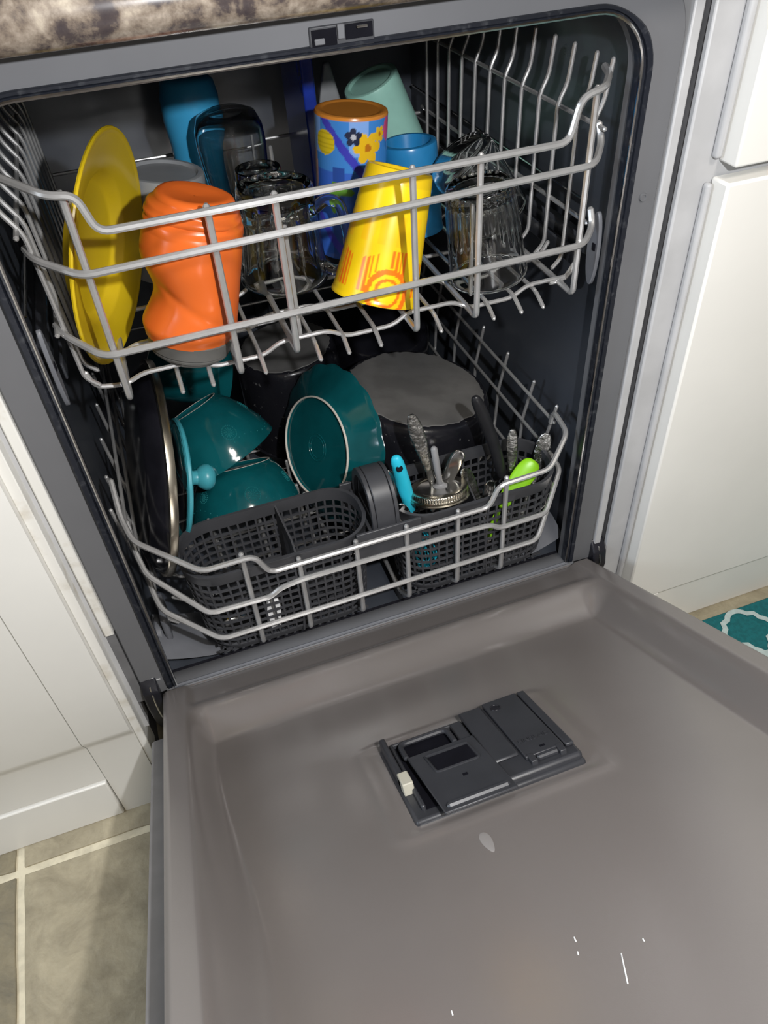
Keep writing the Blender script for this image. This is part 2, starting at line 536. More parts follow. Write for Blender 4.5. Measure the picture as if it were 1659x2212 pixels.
# gasket: a bar following the two sides and the top
gp = rrect(-0.2655, 0.2655, 0.2105, 0.8435, 0.052, 12, (0, 0, 1, 1))
gp = [gp[1]] + gp[2:] + [gp[0]]
P3 = [Vector((x, 0.002, z)) for x, z in gp]
rows = []
for k, p in enumerate(P3):
    d = (P3[min(k + 1, len(P3) - 1)] - P3[max(k - 1, 0)]).normalized()
    nrm = d.cross(Vector((0, 1, 0))).normalized()
    kt = 1.0 - 0.55 * ss(0.5, 0.95, abs(d.x))
    rows.append([p + nrm * a * kt + Vector((0, b * (0.5 + 0.5 * kt), 0)) for a, b in ((-0.0055, 0.006), (-0.0058, -0.004), (-0.0038, -0.0065), (0.0005, -0.006), (0.0012, -0.004), (0.0026, -0.006), (0.0050, -0.0055), (0.0056, -0.002), (0.0055, 0.006))])
g = MB()
g.grid(rows)
gk = g.build('door_gasket', 'seal', dw, angle=30)
lp = rrect(-0.2600, 0.2600, 0.2105, 0.8405, 0.047, 12, (0, 0, 1, 1))
lp = [lp[1]] + lp[2:] + [lp[0]]
MB().tube([(x, -0.0030, z) for x, z in lp], 0.0013, 6).build('edge_highlight', 'steel', gk)  # bright tube stands in for the highlight along the flange's inner edge
# sill along the foot of the opening
sl = MB()
sp = [(0.03, 0.196), (0.022, 0.2035), (0.006, 0.2085), (-0.004, 0.2075), (-0.008, 0.203), (-0.008, 0.19), (0.03, 0.185)]
sl.prism([(-0.272, y, z) for y, z in sp], (0.544, 0, 0)).build('sill', 'flange', dw, angle=30)
MB().tube([(-0.262, -0.0025, 0.2095), (0.262, -0.0025, 0.2095)], 0.0022).build('sill_seal', 'grey_plastic', dw)
# front skirt below the sill, mostly behind the door
MB().box(-0.298, 0.298, 0.012, 0.03, ZF, 0.20).build('kick_panel', 'black_enamel', dw, smooth=False)
# tub floor moulding visible at the left and right corners
for sx in (-1, 1):
    b = MB()
    rows = []
    for a in range(9):
        q = a / 8
        rows.append([(sx * (0.272 - 0.10 * q), 0.03 + 0.075 * t, 0.2005 + 0.026 * (1 - q) ** 2 + 0.012 * math.sin(t * PI) * (1 - q)) for t in [k / 8 for k in range(9)]])
    b.grid(rows)
    b.build('floor_moulding', 'grey_plastic', dw, angle=60)
# latch strike in the head of the flange
MB().box(-0.0135, 0.034, -0.0022, 0.01, 0.8425, 0.8575).build('strike_plate', 'dark_plastic', dw, bevel=0.001)
MB().box(-0.012, 0.006, -0.0031, -0.0020, 0.8455, 0.8555).build('strike_slot', 'hole', dw, smooth=False)
MB().box(0.0125, 0.0325, -0.0031, -0.0020, 0.8475, 0.8565).build('strike_slot', 'hole', dw, smooth=False)
MB().box(0.0065, 0.0115, -0.0045, -0.0020, 0.8485, 0.8575).build('strike_tab', 'flange', dw, bevel=0.0006)
MB().tube([(0.021, -0.0045, 0.8545), (0.028, -0.0045, 0.8545)], 0.0010).build('strike_hook', 'steel', dw)
MB().box(-0.0105, -0.003, -0.0045, -0.003, 0.8465, 0.8505).build('strike_hook', 'flange', dw, bevel=0.0008)
# flange screw
T = axis_matrix((0.2835, -0.0012, 0.689), (0, -1, 0))
lathe('screw', [(0.0001, 0.0008), (0.0022, 0.0008), (0.0024, 0.0016), (0.0036, 0.0016), (0.0040, 0.0)], T, 'flange', dw, n=20)
# seam across the left flange
MB().box(-0.2975, -0.2745, -0.0021, 0.0, 0.2295, 0.2301).build('flange_seam', 'trim_grey', dw, smooth=False)
# spray arm feed and inlet at the back of the tub
MB().tube([(0.0, 0.565, 0.20), (0.0, 0.565, 0.56), (0.0, 0.40, 0.57)], 0.012, 10, 0.03).build('spray_pipe', 'slide', dw)
# rack slides along both side walls
for sx in (-1, 1):
    MB().box(sx * 0.266 - 0.006, sx * 0.266 + 0.006, 0.045, 0.55, 0.618, 0.634).build('slide_rail', 'slide', dw, bevel=0.003)
    MB().tube([(sx * 0.270, 0.07, 0.663), (sx * 0.270, 0.55, 0.663)], 0.0016).build('slide_wire', 'steel', dw)

# ---- door, hinged at the sill and raised about 27 degrees above level
AD = 0.4765
def D(x, s, h=0.0): return Vector((x, -s * math.cos(AD) + h * math.sin(AD), 0.2083 + s * math.sin(AD) + h * math.cos(AD)))
DX0, DX1, DS0, DS1 = -0.2775, 0.2935, 0.004, 0.735
DEEP = 0.031
def dh(x, s):
    wl = 0.026 + 0.02 * ss(0.15, 0.45, s)
    fx = ss(0, wl, x + 0.2535) * ss(0, 0.040, 0.2725 - x)
    fs = ss(0, 0.052, s - 0.060) * ss(0, 0.050, 0.715 - s)
    h = -DEEP * fx * fs
    # hinge-side flat a little lower than the side rims
    rim = ss(0, 0.012, x + 0.2525) * ss(0, 0.012, 0.2725 - x)
    h -= 0.004 * rim * (1 - ss(0.05, 0.075, s))
    # moulded ridge framing the dispenser
    dx = max(abs(x - 0.006) - 0.089, 0)
    dsx = max(abs(s - 0.287) - 0.064, 0)
    dd = math.hypot(dx, dsx)
    h += 0.0017 * math.exp(-((dd - 0.006) / 0.006) ** 2) if dd > 0 else 0
    # round the outer rim
    e = min(x - DX0, DX1 - x, s - DS0, DS1 - s)
    h -= 0.004 * (1 - ss(0, 0.005, e))
    return h
def lin(a, b, n): return [a + (b - a) * k / (n - 1) for k in range(n)]
xs = sorted(set([round(v, 5) for v in lin(DX0, DX0 + 0.07, 40) + lin(DX0 + 0.07, DX1 - 0.07, 70) + lin(DX1 - 0.07, DX1, 40)]))
sv = sorted(set([round(v, 5) for v in lin(DS0, 0.13, 56) + lin(0.13, 0.53, 90) + lin(0.53, DS1, 50)]))
dm = MB()
rows = [[D(x, s, dh(x, s)) for x in xs] for s in sv]
dm.grid(rows)
# side walls of the moulded liner
edge = [(x, DS0) for x in xs] + [(DX1, s) for s in sv[1:]] + [(x, DS1) for x in reversed(xs[:-1])] + [(DX0, s) for s in reversed(sv[1:-1])]
dm.grid([[D(x, s, -0.004) for x, s in edge], [D(x, s, -0.0355) for x, s in edge]], True)
door = dm.build('door', 'door', dw, angle=50)
sk = MB()
pl = rrect(-0.2995, 0.3035, 0.050, 0.745, 0.004, 4)
sk.prism([D(x, s, -0.036) for x, s in pl], D(0, 0, -0.009) - D(0, 0, 0)).build('door_panel', 'door_skin', door, angle=30)
MB().prism([D(x, s, -0.0455) for x, s in rrect(-0.3015, 0.3055, 0.048, 0.755, 0.004, 4)], D(0, 0, -0.03) - D(0, 0, 0)).build('outer_door_panel', 'black_enamel', door, angle=30)
# hinges
for sx, x0 in ((-1, -0.2888), (1, 0.3055)):
    hp = [(0.018, 0.236), (0.0, 0.236), (-0.012, 0.222), (-0.016, 0.20), (-0.010, 0.165), (0.004, 0.13), (0.018, 0.125)]
    MB().prism([(x0 - 0.0095, y, z) for y, z in hp], (0.019, 0, 0)).build('hinge_cover', 'black_enamel', dw, bevel=0.002)
    MB().tube([(x0 - sx * 0.001, -0.008, 0.228), (x0 - sx * 0.001, -0.0165, 0.205), (x0 - sx * 0.001, -0.0125, 0.17), (x0 - sx * 0.001, 0.0, 0.135)], 0.0012, 8, 0.01).build('hinge_link', 'steel', dw)

# ---- detergent dispenser, set in the door liner
HF = -DEEP
SCR = ((0.0072, 0.5245, -0.001, 0.5444), (-0.013, 0.5002, -0.0135, 0.5035), (-0.0165, 0.511, -0.0172, 0.513), (-0.1065, 0.5135, -0.1068, 0.5165), (0.0253, 0.5212, 0.0251, 0.523))
def dbox(name, x0, x1, s0, s1, h0, h1, m='dispenser', bevel=0.0015, parent=door):
    return MB().box(x0, x1, s0, s1, h0, h1, lambda p: D(p.x, p.y, HF + p.z)).build(name, m, parent, bevel=bevel)
dbox('dispenser_base', -0.0735, 0.0875, 0.228, 0.346, -0.004, 0.0045, bevel=0.003)
# detergent cup: a pocket with four walls
dbox('cup_wall', -0.064, 0.012, 0.2335, 0.2365, 0.0, 0.0095)
dbox('cup_wall', -0.064, -0.060, 0.2335, 0.335, 0.0, 0.0095)
dbox('cup_wall', -0.001, 0.012, 0.2335, 0.335, 0.0, 0.0095)
dbox('cup_floor', -0.060, -0.001, 0.2365, 0.335, 0.0, 0.0050, 'hole', 0)
MB().tube([D(-0.055, 0.266, HF + 0.0105), D(-0.055, 0.240, HF + 0.0095), D(-0.006, 0.240, HF + 0.0095), D(-0.006, 0.266, HF + 0.0105)], 0.0028, 8, 0.008).build('cup_rib', 'dispenser', door)
# sliding lid, drawn back off the cup
b = MB()
lid = [(-0.0555, 0.270), (0.0110, 0.270), (0.0165, 0.359), (-0.0500, 0.359)]
b.prism([D(x, s, HF + 0.0115) for x, s in lid], D(0, 0, 0.0028) - D(0, 0, 0))
b.build('slide_lid', 'dispenser', door, bevel=0.001)
rim = [(-0.0405, 0.2785), (0.002, 0.2785), (0.004, 0.3055), (-0.038, 0.3055)]
MB().tube([D(x, s, HF + 0.0143) for x, s in rim + rim[:1]], 0.0014, 6, 0.004).build('lid_recess', 'dispenser', door)
MB().prism([D(x, s, HF + 0.0140) for x, s in [(-0.0385, 0.281), (0.0005, 0.281), (0.002, 0.303), (-0.0365, 0.303)]], D(0, 0, 0.0006) - D(0, 0, 0)).build('lid_panel', 'hole', door, smooth=False)
MB().tube([D(-0.044, 0.3535, HF + 0.0150), D(0.009, 0.3535, HF + 0.0150)], 0.0032).build('lid_grip', 'dispenser', door)
dbox('lid_slot', -0.019, -0.0145, 0.3195, 0.3225, 0.0140, 0.0148, 'hole', 0)
dbox('guide_rail', -0.0715, -0.0655, 0.2275, 0.300, 0.0, 0.0150)
dbox('cup_latch', -0.0715, -0.0615, 0.290, 0.309, 0.004, 0.0165, 'latch', 0.001)
# rinse aid reservoir
b = MB()
b.prism([D(x, s, HF + 0.0) for x, s in rrect(0.014, 0.0865, 0.2265, 0.343, 0.004, 4)], D(0, 0, 0.0105) - D(0, 0, 0))
b.build('rinse_reservoir', 'dispenser', door, bevel=0.003)
dbox('reservoir_ramp', 0.012, 0.0365, 0.228, 0.318, 0.010, 0.0135, bevel=0.003)
dbox('rinse_lid', 0.0385, 0.0755, 0.2275, 0.3285, 0.0105, 0.0145, bevel=0.0008)
dbox('rinse_rail', 0.0768, 0.0850, 0.2275, 0.3305, 0.0105, 0.0145, bevel=0.0012)
for x0 in (0.0400, 0.0680):
    dbox('lid_clip', x0, x0 + 0.006, 0.3255, 0.3375, 0.008, 0.0150, bevel=0.0008)
MB().tube([D(0.049, 0.332, HF + 0.0125), D(0.0665, 0.332, HF + 0.0125)], 0.0028).build('lid_grip', 'dispenser', door)
dbox('lid_slot', 0.056, 0.0610, 0.3195, 0.3220, 0.0142, 0.0149, 'hole', 0)
T = Matrix.Translation(D(0.0470, 0.241, HF + 0.0144)) @ Matrix.Rotation(PI - AD, 4, 'X') @ Matrix.Rotation(PI, 4, 'X')
T = axis_matrix(D(0.0475, 0.2415, HF + 0.0144), D(0, 0, 1) - D(0, 0, 0))
lathe('level_window', [(0.0001, 0.0004), (0.0040, 0.0004), (0.0044, 0.0009), (0.0050, 0.0009), (0.0054, 0.0)], T, 'black_enamel', door, n=24)
fc = bpy.data.curves.new('rinse_text', 'FONT')
fc.body = 'RINSE AID'
fc.size = 0.0068
fc.extrude = 0.0006
fc.align_x = 'CENTER'
to = bpy.data.objects.new('rinse_text', fc)
COL.objects.link(to)
ex = Vector((1, 0, 0))
ey = (D(0, 0, 0) - D(0, 1, 0)).normalized()
ez = ex.cross(ey)
to.matrix_world = Matrix.Translation(D(0.0572, 0.308, HF + 0.0146)) @ Matrix((ex, ey, ez)).transposed().to_4x4()
bpy.context.view_layer.update()
tm = bpy.data.meshes.new_from_object(to.evaluated_get(bpy.context.evaluated_depsgraph_get()))
tm.transform(to.matrix_world)
bpy.data.objects.remove(to)
tm.materials.clear()
link('embossed_lettering', tm, 'dispenser', door)
# small pale scratches near the top of the door
for (xa, sa, xb, sb) in SCR:
    MB().tube([D(xa, sa, HF + 0.0001), D(xb, sb, HF + 0.0001)], 0.0005, 6).build('scratch_mark', 'white_plastic', door)
# a water drop lying below the dispenser
T = axis_matrix(D(-0.0285, 0.3905, HF + 0.0002), D(0, 0, 1) - D(0, 0, 0))
b = MB()
rows = []
for k in range(7):
    a = k / 6 * PI / 2
    rows.append([D(-0.0285 + 0.0045 * math.cos(a) * math.cos(t) * (1 - 0.35 * math.sin(t)), 0.391 + 0.0125 * math.cos(a) * math.sin(t), HF + 0.0013 * math.sin(a) + 0.0002) for t in [2 * PI * j / 20 for j in range(20)]])
b.grid(rows, True)
dr = b.build('water_drop', 'drop', angle=80)
tag(dr, 'single clear water drop on the open door below the dispenser', 'water drop')

# ================================================================== UPPER RACK
ur = thing('upper_rack', (0.008, 0.25, 0.60), 'silver wire upper rack holding cups, glasses and a plate', 'dish rack')
RW, PW, TW = 0.0032, 0.0030, 0.0022
F = 0.005
wire('front_rail', [(-0.252, 0.075, 0.789), (-0.250, 0.040, 0.788), (-0.214, F, 0.777), (-0.196, F, 0.775), (-0.188, F, 0.746), (0.204, F, 0.747), (0.212, F, 0.781), (0.233, F, 0.785), (0.253, 0.032, 0.787), (0.256, 0.045, 0.790)], RW, ur, bend=0.010)
wire('front_rail', [(-0.247, 0.050, 0.727), (-0.241, 0.030, 0.725), (-0.209, F, 0.716), (0.233, F, 0.724), (0.250, 0.026, 0.735), (0.250, 0.034, 0.748)], RW, ur, bend=0.010)
wire('front_rail', [(-0.246, 0.050, 0.660), (-0.240, 0.030, 0.659), (-0.213, F, 0.646), (0.232, F, 0.652), (0.249, 0.022, 0.660), (0.249, 0.028, 0.674)], RW, ur, bend=0.010)
posts = [(-0.205, 0.776, 0.598), (-0.1055, 0.7485, 0.598), (-0.052, 0.7485, 0.606), (0.064, 0.7485, 0.599), (0.125, 0.7485, 0.599), (0.229, 0.7845, 0.600)]
for x, zt, zb in posts:
    wire('post', [(x, F + 0.0052, zt), (x, F + 0.0052, zb), (x, 0.46, zb + 0.006)], PW, ur, bend=0.007)
# side tines: kinked outwards at the top
ys = [0.039, 0.065, 0.103, 0.139, 0.177, 0.216, 0.252, 0.290, 0.327, 0.364, 0.40, 0.436]
for k, y in enumerate(ys):
    wire('side_tine', [(0.258, y - 0.003, 0.797), (0.256, y, 0.764), (0.2475, y, 0.748), (0.246, y, 0.612), (0.236, y, 0.602)], TW, ur, bend=0.008)
    wire('side_tine', [(-0.257, y - 0.003, 0.797), (-0.255, y, 0.764), (-0.2425, y, 0.742), (-0.238, y, 0.612), (-0.228, y, 0.602)], TW, ur, bend=0.008)
for sx, x in ((1, 0.2495), (-1, -0.2465)):
    wire('side_wire', [(x, 0.022, 0.746), (x, 0.46, 0.746)], TW, ur)
    wire('side_wire', [(x - sx * 0.001, 0.030, 0.660), (x - sx * 0.001, 0.46, 0.660)], TW, ur)
# back wires
wire('back_wire', [(-0.238, 0.463, 0.652), (0.246, 0.463, 0.652)], TW, ur)
# wavy cross wires of the floor
for k, y in enumerate((0.040, 0.095, 0.165, 0.245, 0.33, 0.42)):
    pts = [(-0.236, y, 0.616), (-0.232, y, 0.600), (-0.206, y, 0.596)]
    xx = -0.19
    j = 0
    while xx < 0.20:
        zz = 0.6035 if j % 2 == 0 else 0.5935
        pts += [(xx, y, zz), (xx + 0.048, y, zz)]
        xx += 0.064
        j += 1
    pts += [(0.215, y, 0.600), (0.236, y, 0.600), (0.246, y, 0.616)]
    wire('floor_wire', pts, TW, ur, bend=0.009)
# long floor wires with rounded free ends at the front
for x in (-0.160, -0.132, -0.083, -0.030, -0.002, 0.030, 0.092, 0.148, 0.178, 0.202):
    wire('floor_wire', [(x, 0.018, 0.588), (x, 0.036, 0.5975), (x, 0.46, 0.5985)], TW, ur, bend=0.008)
# upright cup tines
for x, y, zt in ((-0.040, 0.050, 0.705), (0.138, 0.052, 0.690), (-0.070, 0.205, 0.68), (0.060, 0.215, 0.69), (0.000, 0.275, 0.70), (0.185, 0.215, 0.69), (-0.165, 0.33, 0.69), (0.005, 0.40, 0.69)):
    wire('cup_tine', [(x, y, 0.6005), (x, y, zt)], TW, ur, bend=0)
# height adjuster plates
for sx, x in ((1, 0.2555), (-1, -0.2555)):
    pts = []
    for k in range(28):
        a = 2 * PI * k / 28
        pts.append((x, 0.026 + 0.0105 * math.cos(a) * (1 if math.cos(a) > 0 else 0.8), 0.634 + 0.037 * math.sin(a)))
    MB().prism(pts, (sx * 0.004, 0, 0)).build('adjuster_plate', 'grey_plastic', ur, bevel=0.0008)
    MB().box(x - sx * 0.0006 - 0.0004, x - sx * 0.0006 + 0.0004, 0.021, 0.026, 0.634, 0.641).build('adjuster_slot', 'hole', ur, smooth=False)
    MB().box(x - 0.0015 - sx * 0.001, x + 0.0015 - sx * 0.001, 0.055, 0.44, 0.605, 0.622).build('slide_runner', 'slide', ur, bevel=0.002)

# ================================================================== LOWER RACK
lr = thing('lower_rack', (0.008, 0.25, 0.245), 'silver wire lower rack holding pans, bowls and the cutlery basket', 'dish rack')
G = -0.010
wire('front_rail', [(-0.256, 0.085, 0.462), (-0.256, 0.052, 0.436), (-0.250, 0.028, 0.422), (-0.191, G, 0.390), (-0.136, G, 0.391), (-0.123, G, 0.360), (0.139, G, 0.362), (0.150, G, 0.391), (0.214, G, 0.394), (0.247, 0.014, 0.420), (0.250, 0.052, 0.424), (0.250, 0.056, 0.405)], RW, lr, bend=0.010)
wire('front_rail', [(-0.255, 0.075, 0.41), (-0.254, 0.045, 0.388), (-0.249, 0.024, 0.374), (-0.197, G, 0.324), (-0.128, G, 0.322), (-0.116, G, 0.331), (-0.09, G, 0.335), (0.10, G, 0.334), (0.142, G, 0.332), (0.154, G, 0.322), (0.216, G, 0.324), (0.249, 0.022, 0.358), (0.249, 0.05, 0.362)], RW, lr, bend=0.008)
wire('front_rail', [(-0.253, 0.060, 0.345), (-0.252, 0.040, 0.330), (-0.247, 0.020, 0.318), (-0.193, G, 0.276), (0.208, G, 0.281), (0.248, 0.028, 0.322), (0.248, 0.05, 0.324)], RW, lr, bend=0.010)
for x, zt in ((-0.148, 0.394), (-0.089, 0.3635), (-0.0225, 0.3645), (0.038, 0.365), (0.102, 0.3655), (0.162, 0.3955)):
    wire('post', [(x, G + 0.0052, zt), (x, G + 0.0052, 0.244), (x, 0.030, 0.2150), (x, 0.50, 0.2150)], PW, lr, bend=0.007)
for sx, x in ((1, 0.2545), (-1, -0.2595)):
    for k, y in enumerate((0.074, 0.132, 0.205, 0.28, 0.355, 0.43, 0.50)):
        zt = 0.424
        if sx < 0: zt += 0.02
        wire('side_tine', [(x + sx * 0.004, y - 0.014, zt), (x, y, 0.36), (x - sx * 0.006, y, 0.245), (x - sx * 0.018, y, 0.232)], TW, lr, bend=0.01)
    wire('side_wire', [(x - sx * 0.004, 0.045, 0.362), (x - sx * 0.004, 0.52, 0.362)], TW, lr)
    wire('side_wire', [(x - sx * 0.006, 0.045, 0.300), (x - sx * 0.006, 0.52, 0.300)], TW, lr)
    wire('side_wire', [(x - sx * 0.003, 0.050, 0.408), (x - sx * 0.003, 0.52, 0.408)], TW, lr)
for y in (0.115, 0.16, 0.215, 0.27, 0.33, 0.39, 0.45, 0.51):
    wire('floor_wire', [(-0.242, y, 0.236), (-0.225, y, 0.2196), (0.222, y, 0.2196), (0.237, y, 0.236)], TW, lr, bend=0.01)
for z in (0.30, 0.362, 0.40):
    wire('back_wire', [(-0.25, 0.522, z), (0.245, 0.522, z)], TW, lr)
# plate tines
for x in (-0.168, -0.108, -0.045, 0.012):
    for y in (0.135, 0.19, 0.245):
        wire('plate_tine', [(x, y, 0.2196), (x - 0.004, y, 0.30 if y > 0.15 else 0.33)], TW, lr, bend=0)
for sx, x in ((1, 0.2565), (-1, -0.2615)):
    T = axis_matrix((x, 0.075, 0.2215), (sx, 0, 0))
    lathe('wheel', [(0.0001, 0.0), (0.019, 0.0), (0.021, 0.002), (0.021, 0.007), (0.019, 0.009), (0.0001, 0.009)], T, 'grey_plastic', lr, n=28)
    MB().box(x - sx * 0.006 - 0.004, x - sx * 0.006 + 0.004, 0.055, 0.105, 0.222, 0.262).build('wheel_bracket', 'grey_plastic', lr, bevel=0.003)

# ================================================================== CUTLERY BASKET
cb = thing('cutlery_basket', (0.016, 0.05, 0.222), 'charcoal plastic cutlery basket with lattice sides and a carrying handle', 'cutlery basket')
ZB, ZR = 0.222, 0.366
def perimeter(x0, x1, y0, y1, r, n=200):
    pts = rrect(x0, x1, y0, y1, r, 10)
    P = [Vector((a, b, 0)) for a, b in pts] + [Vector((pts[0][0], pts[0][1], 0))]
    L = [0]
    for k in range(1, len(P)): L.append(L[-1] + (P[k] - P[k - 1]).length)
    def f(u):
        u = (u % 1.0) * L[-1]
        for k in range(1, len(P)):
            if u <= L[k] + 1e-12:
                q = (u - L[k - 1]) / max(1e-9, L[k] - L[k - 1])
                return P[k - 1].lerp(P[k], q)
        return P[-1]
    return f, L[-1]
def compartment(x0, x1, y0, y1, r):
    cx, cy = (x0 + x1) / 2, (y0 + y1) / 2
    f, L = perimeter(x0, x1, y0, y1, r)
    nu = int(round(L / 0.0108))
    nv = 10
    us, vs = [], []
    for k in range(nu):
        us += [(k / nu, True), ((k + 0.22) / nu, False)]
    zlo, zhi = ZB + 0.012, ZR - 0.017
    for k in range(nv):
        a = zlo + (zhi - zlo) * k / nv
        vs += [(a, True), (a + 0.0025, False)]
    vs.append((zhi, True))
    def P(u, z):
        q = f(u)
        t = (ZR - z) / (ZR - ZB)
        sc = 0.007 * t + 0.006 * max(0, (t - 0.86) / 0.14) ** 2
        d = Vector((q.x - cx, q.y - cy, 0))
        hx, hy = (x1 - x0) / 2, (y1 - y0) / 2
        return Vector((cx + d.x * (1 - sc / hx), cy + d.y * (1 - sc / hy), z))
    b = MB()
    nU = len(us)
    zs = [ZB] + [v for v, _ in vs]
    solid_v = [True] + [s for _, s in vs]
    for z in zs: b.v += [P(u, z) for u, _ in us]
    for a in range(len(zs) - 1):
        for k in range(nU):
            if solid_v[a] or us[k][1]:
                c = (k + 1) % nU
                b.f.append((a * nU + k, a * nU + c, (a + 1) * nU + c, (a + 1) * nU + k))
    me = b.mesh('lattice_wall', False)
    o = link('lattice_wall', me, 'dark_plastic', cb)
    sd = o.modifiers.new('thick', 'SOLIDIFY')
    sd.thickness = 0.0022
    sd.offset = 0
    # rim band
    rows = []
    for (off, z) in ((0.0, zhi), (0.0012, zhi + 0.001), (0.0014, ZR - 0.003), (0.0022, ZR - 0.002), (0.0022, ZR), (-0.0022, ZR), (-0.0022, ZR - 0.002), (-0.001, zhi)):
        row = []
        for k in range(96):
            q = f(k / 96)
            d = Vector((q.x - cx, q.y - cy, 0)).normalized()
            p = P(k / 96, z)
            row.append(p + d * off)
        rows.append(row)
    rows.append(rows[0])
    MB().grid(rows, True).build('rim_band', 'dark_plastic', cb, angle=40)
    # floor grid
    g = MB()
    xa = x0 + 0.018
    while xa < x1 - 0.018:
        g.box(xa, xa + 0.0028, y0 + 0.010, y1 - 0.010, ZB, ZB + 0.0025)
        xa += 0.0108
    ya = y0 + 0.014
    while ya < y1 - 0.012:
        g.box(x0 + 0.012, x1 - 0.012, ya, ya + 0.0028, ZB, ZB + 0.0025)
        ya += 0.0108
    g.build('floor_grid', 'dark_plastic', cb, smooth=False)
compartment(-0.214, 0.001, 0.001, 0.093, 0.040)
compartment(0.036, 0.243, 0.001, 0.093, 0.040)
for x, slant in ((-0.098, 0.010), (0.147, -0.008)):
    MB().prism([(x + slant, 0.003, 0.330), (x, 0.006, ZB + 0.006), (x, 0.088, ZB + 0.006), (x + slant * 0.4, 0.091, 0.362), (x + slant, 0.045, 0.345)], (0.0022, 0, 0)).build('divider', 'dark_plastic', cb, smooth=False)
# bridge between the two compartments and the handle arch
MB().box(-0.020, 0.058, -0.0012, 0.0026, 0.322, ZR + 0.001).build('bridge_panel', 'dark_plastic', cb, bevel=0.001)
MB().box(-0.012, 0.050, 0.0905, 0.0945, 0.322, ZR).build('bridge_panel', 'dark_plastic', cb, bevel=0.001)
MB().box(-0.001, 0.038, 0.0026, 0.0905, 0.350, 0.356).build('bridge_deck', 'dark_plastic', cb, bevel=0.001)
def arch(x0, x1, dz=0.0):
    rows = []
    for k in range(17):
        q = k / 16
        a = PI * q
        y = 0.046 - 0.040 * math.cos(a)
        z = 0.352 + 0.062 * (math.sin(a) ** 0.7)
        yi = 0.046 - 0.034 * math.cos(a)
        zi = 0.350 + 0.054 * (math.sin(a) ** 0.7)
        rows.append([(x0, y, z), (x1, y, z), (x1, yi, zi), (x0, yi, zi)])
    b = MB()
    b.grid(rows, True)
    return b
arch(0.008, 0.030).build('handle', 'dark_plastic', cb, bevel=0.0012)
arch(0.0025, 0.0075).build('handle_flange', 'dark_plastic', cb, bevel=0.0008)
arch(0.0305, 0.0350).build('handle_flange', 'dark_plastic', cb, bevel=0.0008)

# ================================================================== UPPER RACK CONTENTS
def cup_prof(rb, rt, h, wall=0.002, foot=0.003, recess=0.004, lip=0.0008, n=10):
    # inverted cup: mouth radius rb at z=0, closed base radius rt at z=h
    p = [(rb - wall, 0.0008), (rb - wall * 0.5, 0.0), (rb + lip, 0.0008), (rb + lip, 0.003), (rb, 0.0045)]
    for k in range(1, n):
        q = k / n
        p.append((rb + (rt - rb) * q, h * q))
    p += [(rt, h - 0.003), (rt - 0.0008, h - 0.0008), (rt - 0.003, h), (rt - 0.006, h - 0.0003), (rt - 0.0085, h - recess), (0.0001, h - recess)]
    q = [(0.0001, h - recess - wall), (rt - wall - 0.002, h - recess - wall)]
    for k in range(n - 1, 0, -1):
        t = k / n
        if h * t < h - recess - wall - 0.002: q.append((rb + (rt - rb) * t - wall, h * t))
    return p + q + [(rb - wall, 0.0008)]

def painted(name, prof, T, fn, parent, n=160, zsub=90, mod=None):
    # dense lathe with a colour attribute 'print' computed from angle and height
    pts = [prof[0]]
    for a, b in zip(prof[:-1], prof[1:]):
        L = math.hypot(b[0] - a[0], b[1] - a[1])
        m = max(1, int(L / 0.0011))
        for k in range(1, m + 1): pts.append((a[0] + (b[0] - a[0]) * k / m, a[1] + (b[1] - a[1]) * k / m))
    b = lathe_mb(pts, T, n, mod)
    me = b.mesh(name, True, 40)
    ca = me.color_attributes.new('print', 'FLOAT_COLOR', 'POINT')
    for i, (r, z) in enumerate(pts):
        for j in range(n):
            ca.data[i * n + j].color = (*fn(r, z, 2 * PI * j / n), 1)
    return link(name, me, 'paint', parent)

# --- yellow plate standing on edge
nP = Vector((0.913, -0.358, -0.195)).normalized()
T = axis_matrix(Vector((-0.187, 0.110, 0.689)) - nP * 0.0, nP)
yp = lathe('dinner_plate', [(0.0001, -0.0205), (0.050, -0.0205), (0.052, -0.0220), (0.055, -0.0220), (0.057, -0.0195), (0.066, -0.0085), (0.098, -0.0014), (0.1000, -0.0012), (0.1006, 0.0004), (0.1000, 0.0020), (0.0975, 0.0022), (0.0958, 0.0010), (0.0945, 0.0008), (0.0670, -0.0060), (0.0640, -0.0078), (0.0575, -0.0160), (0.0545, -0.0180), (0.0001, -0.0180)], T, 'yellow', n=96)
tag(yp, 'glossy yellow plastic plate standing on edge at the left of the upper rack', 'plate')

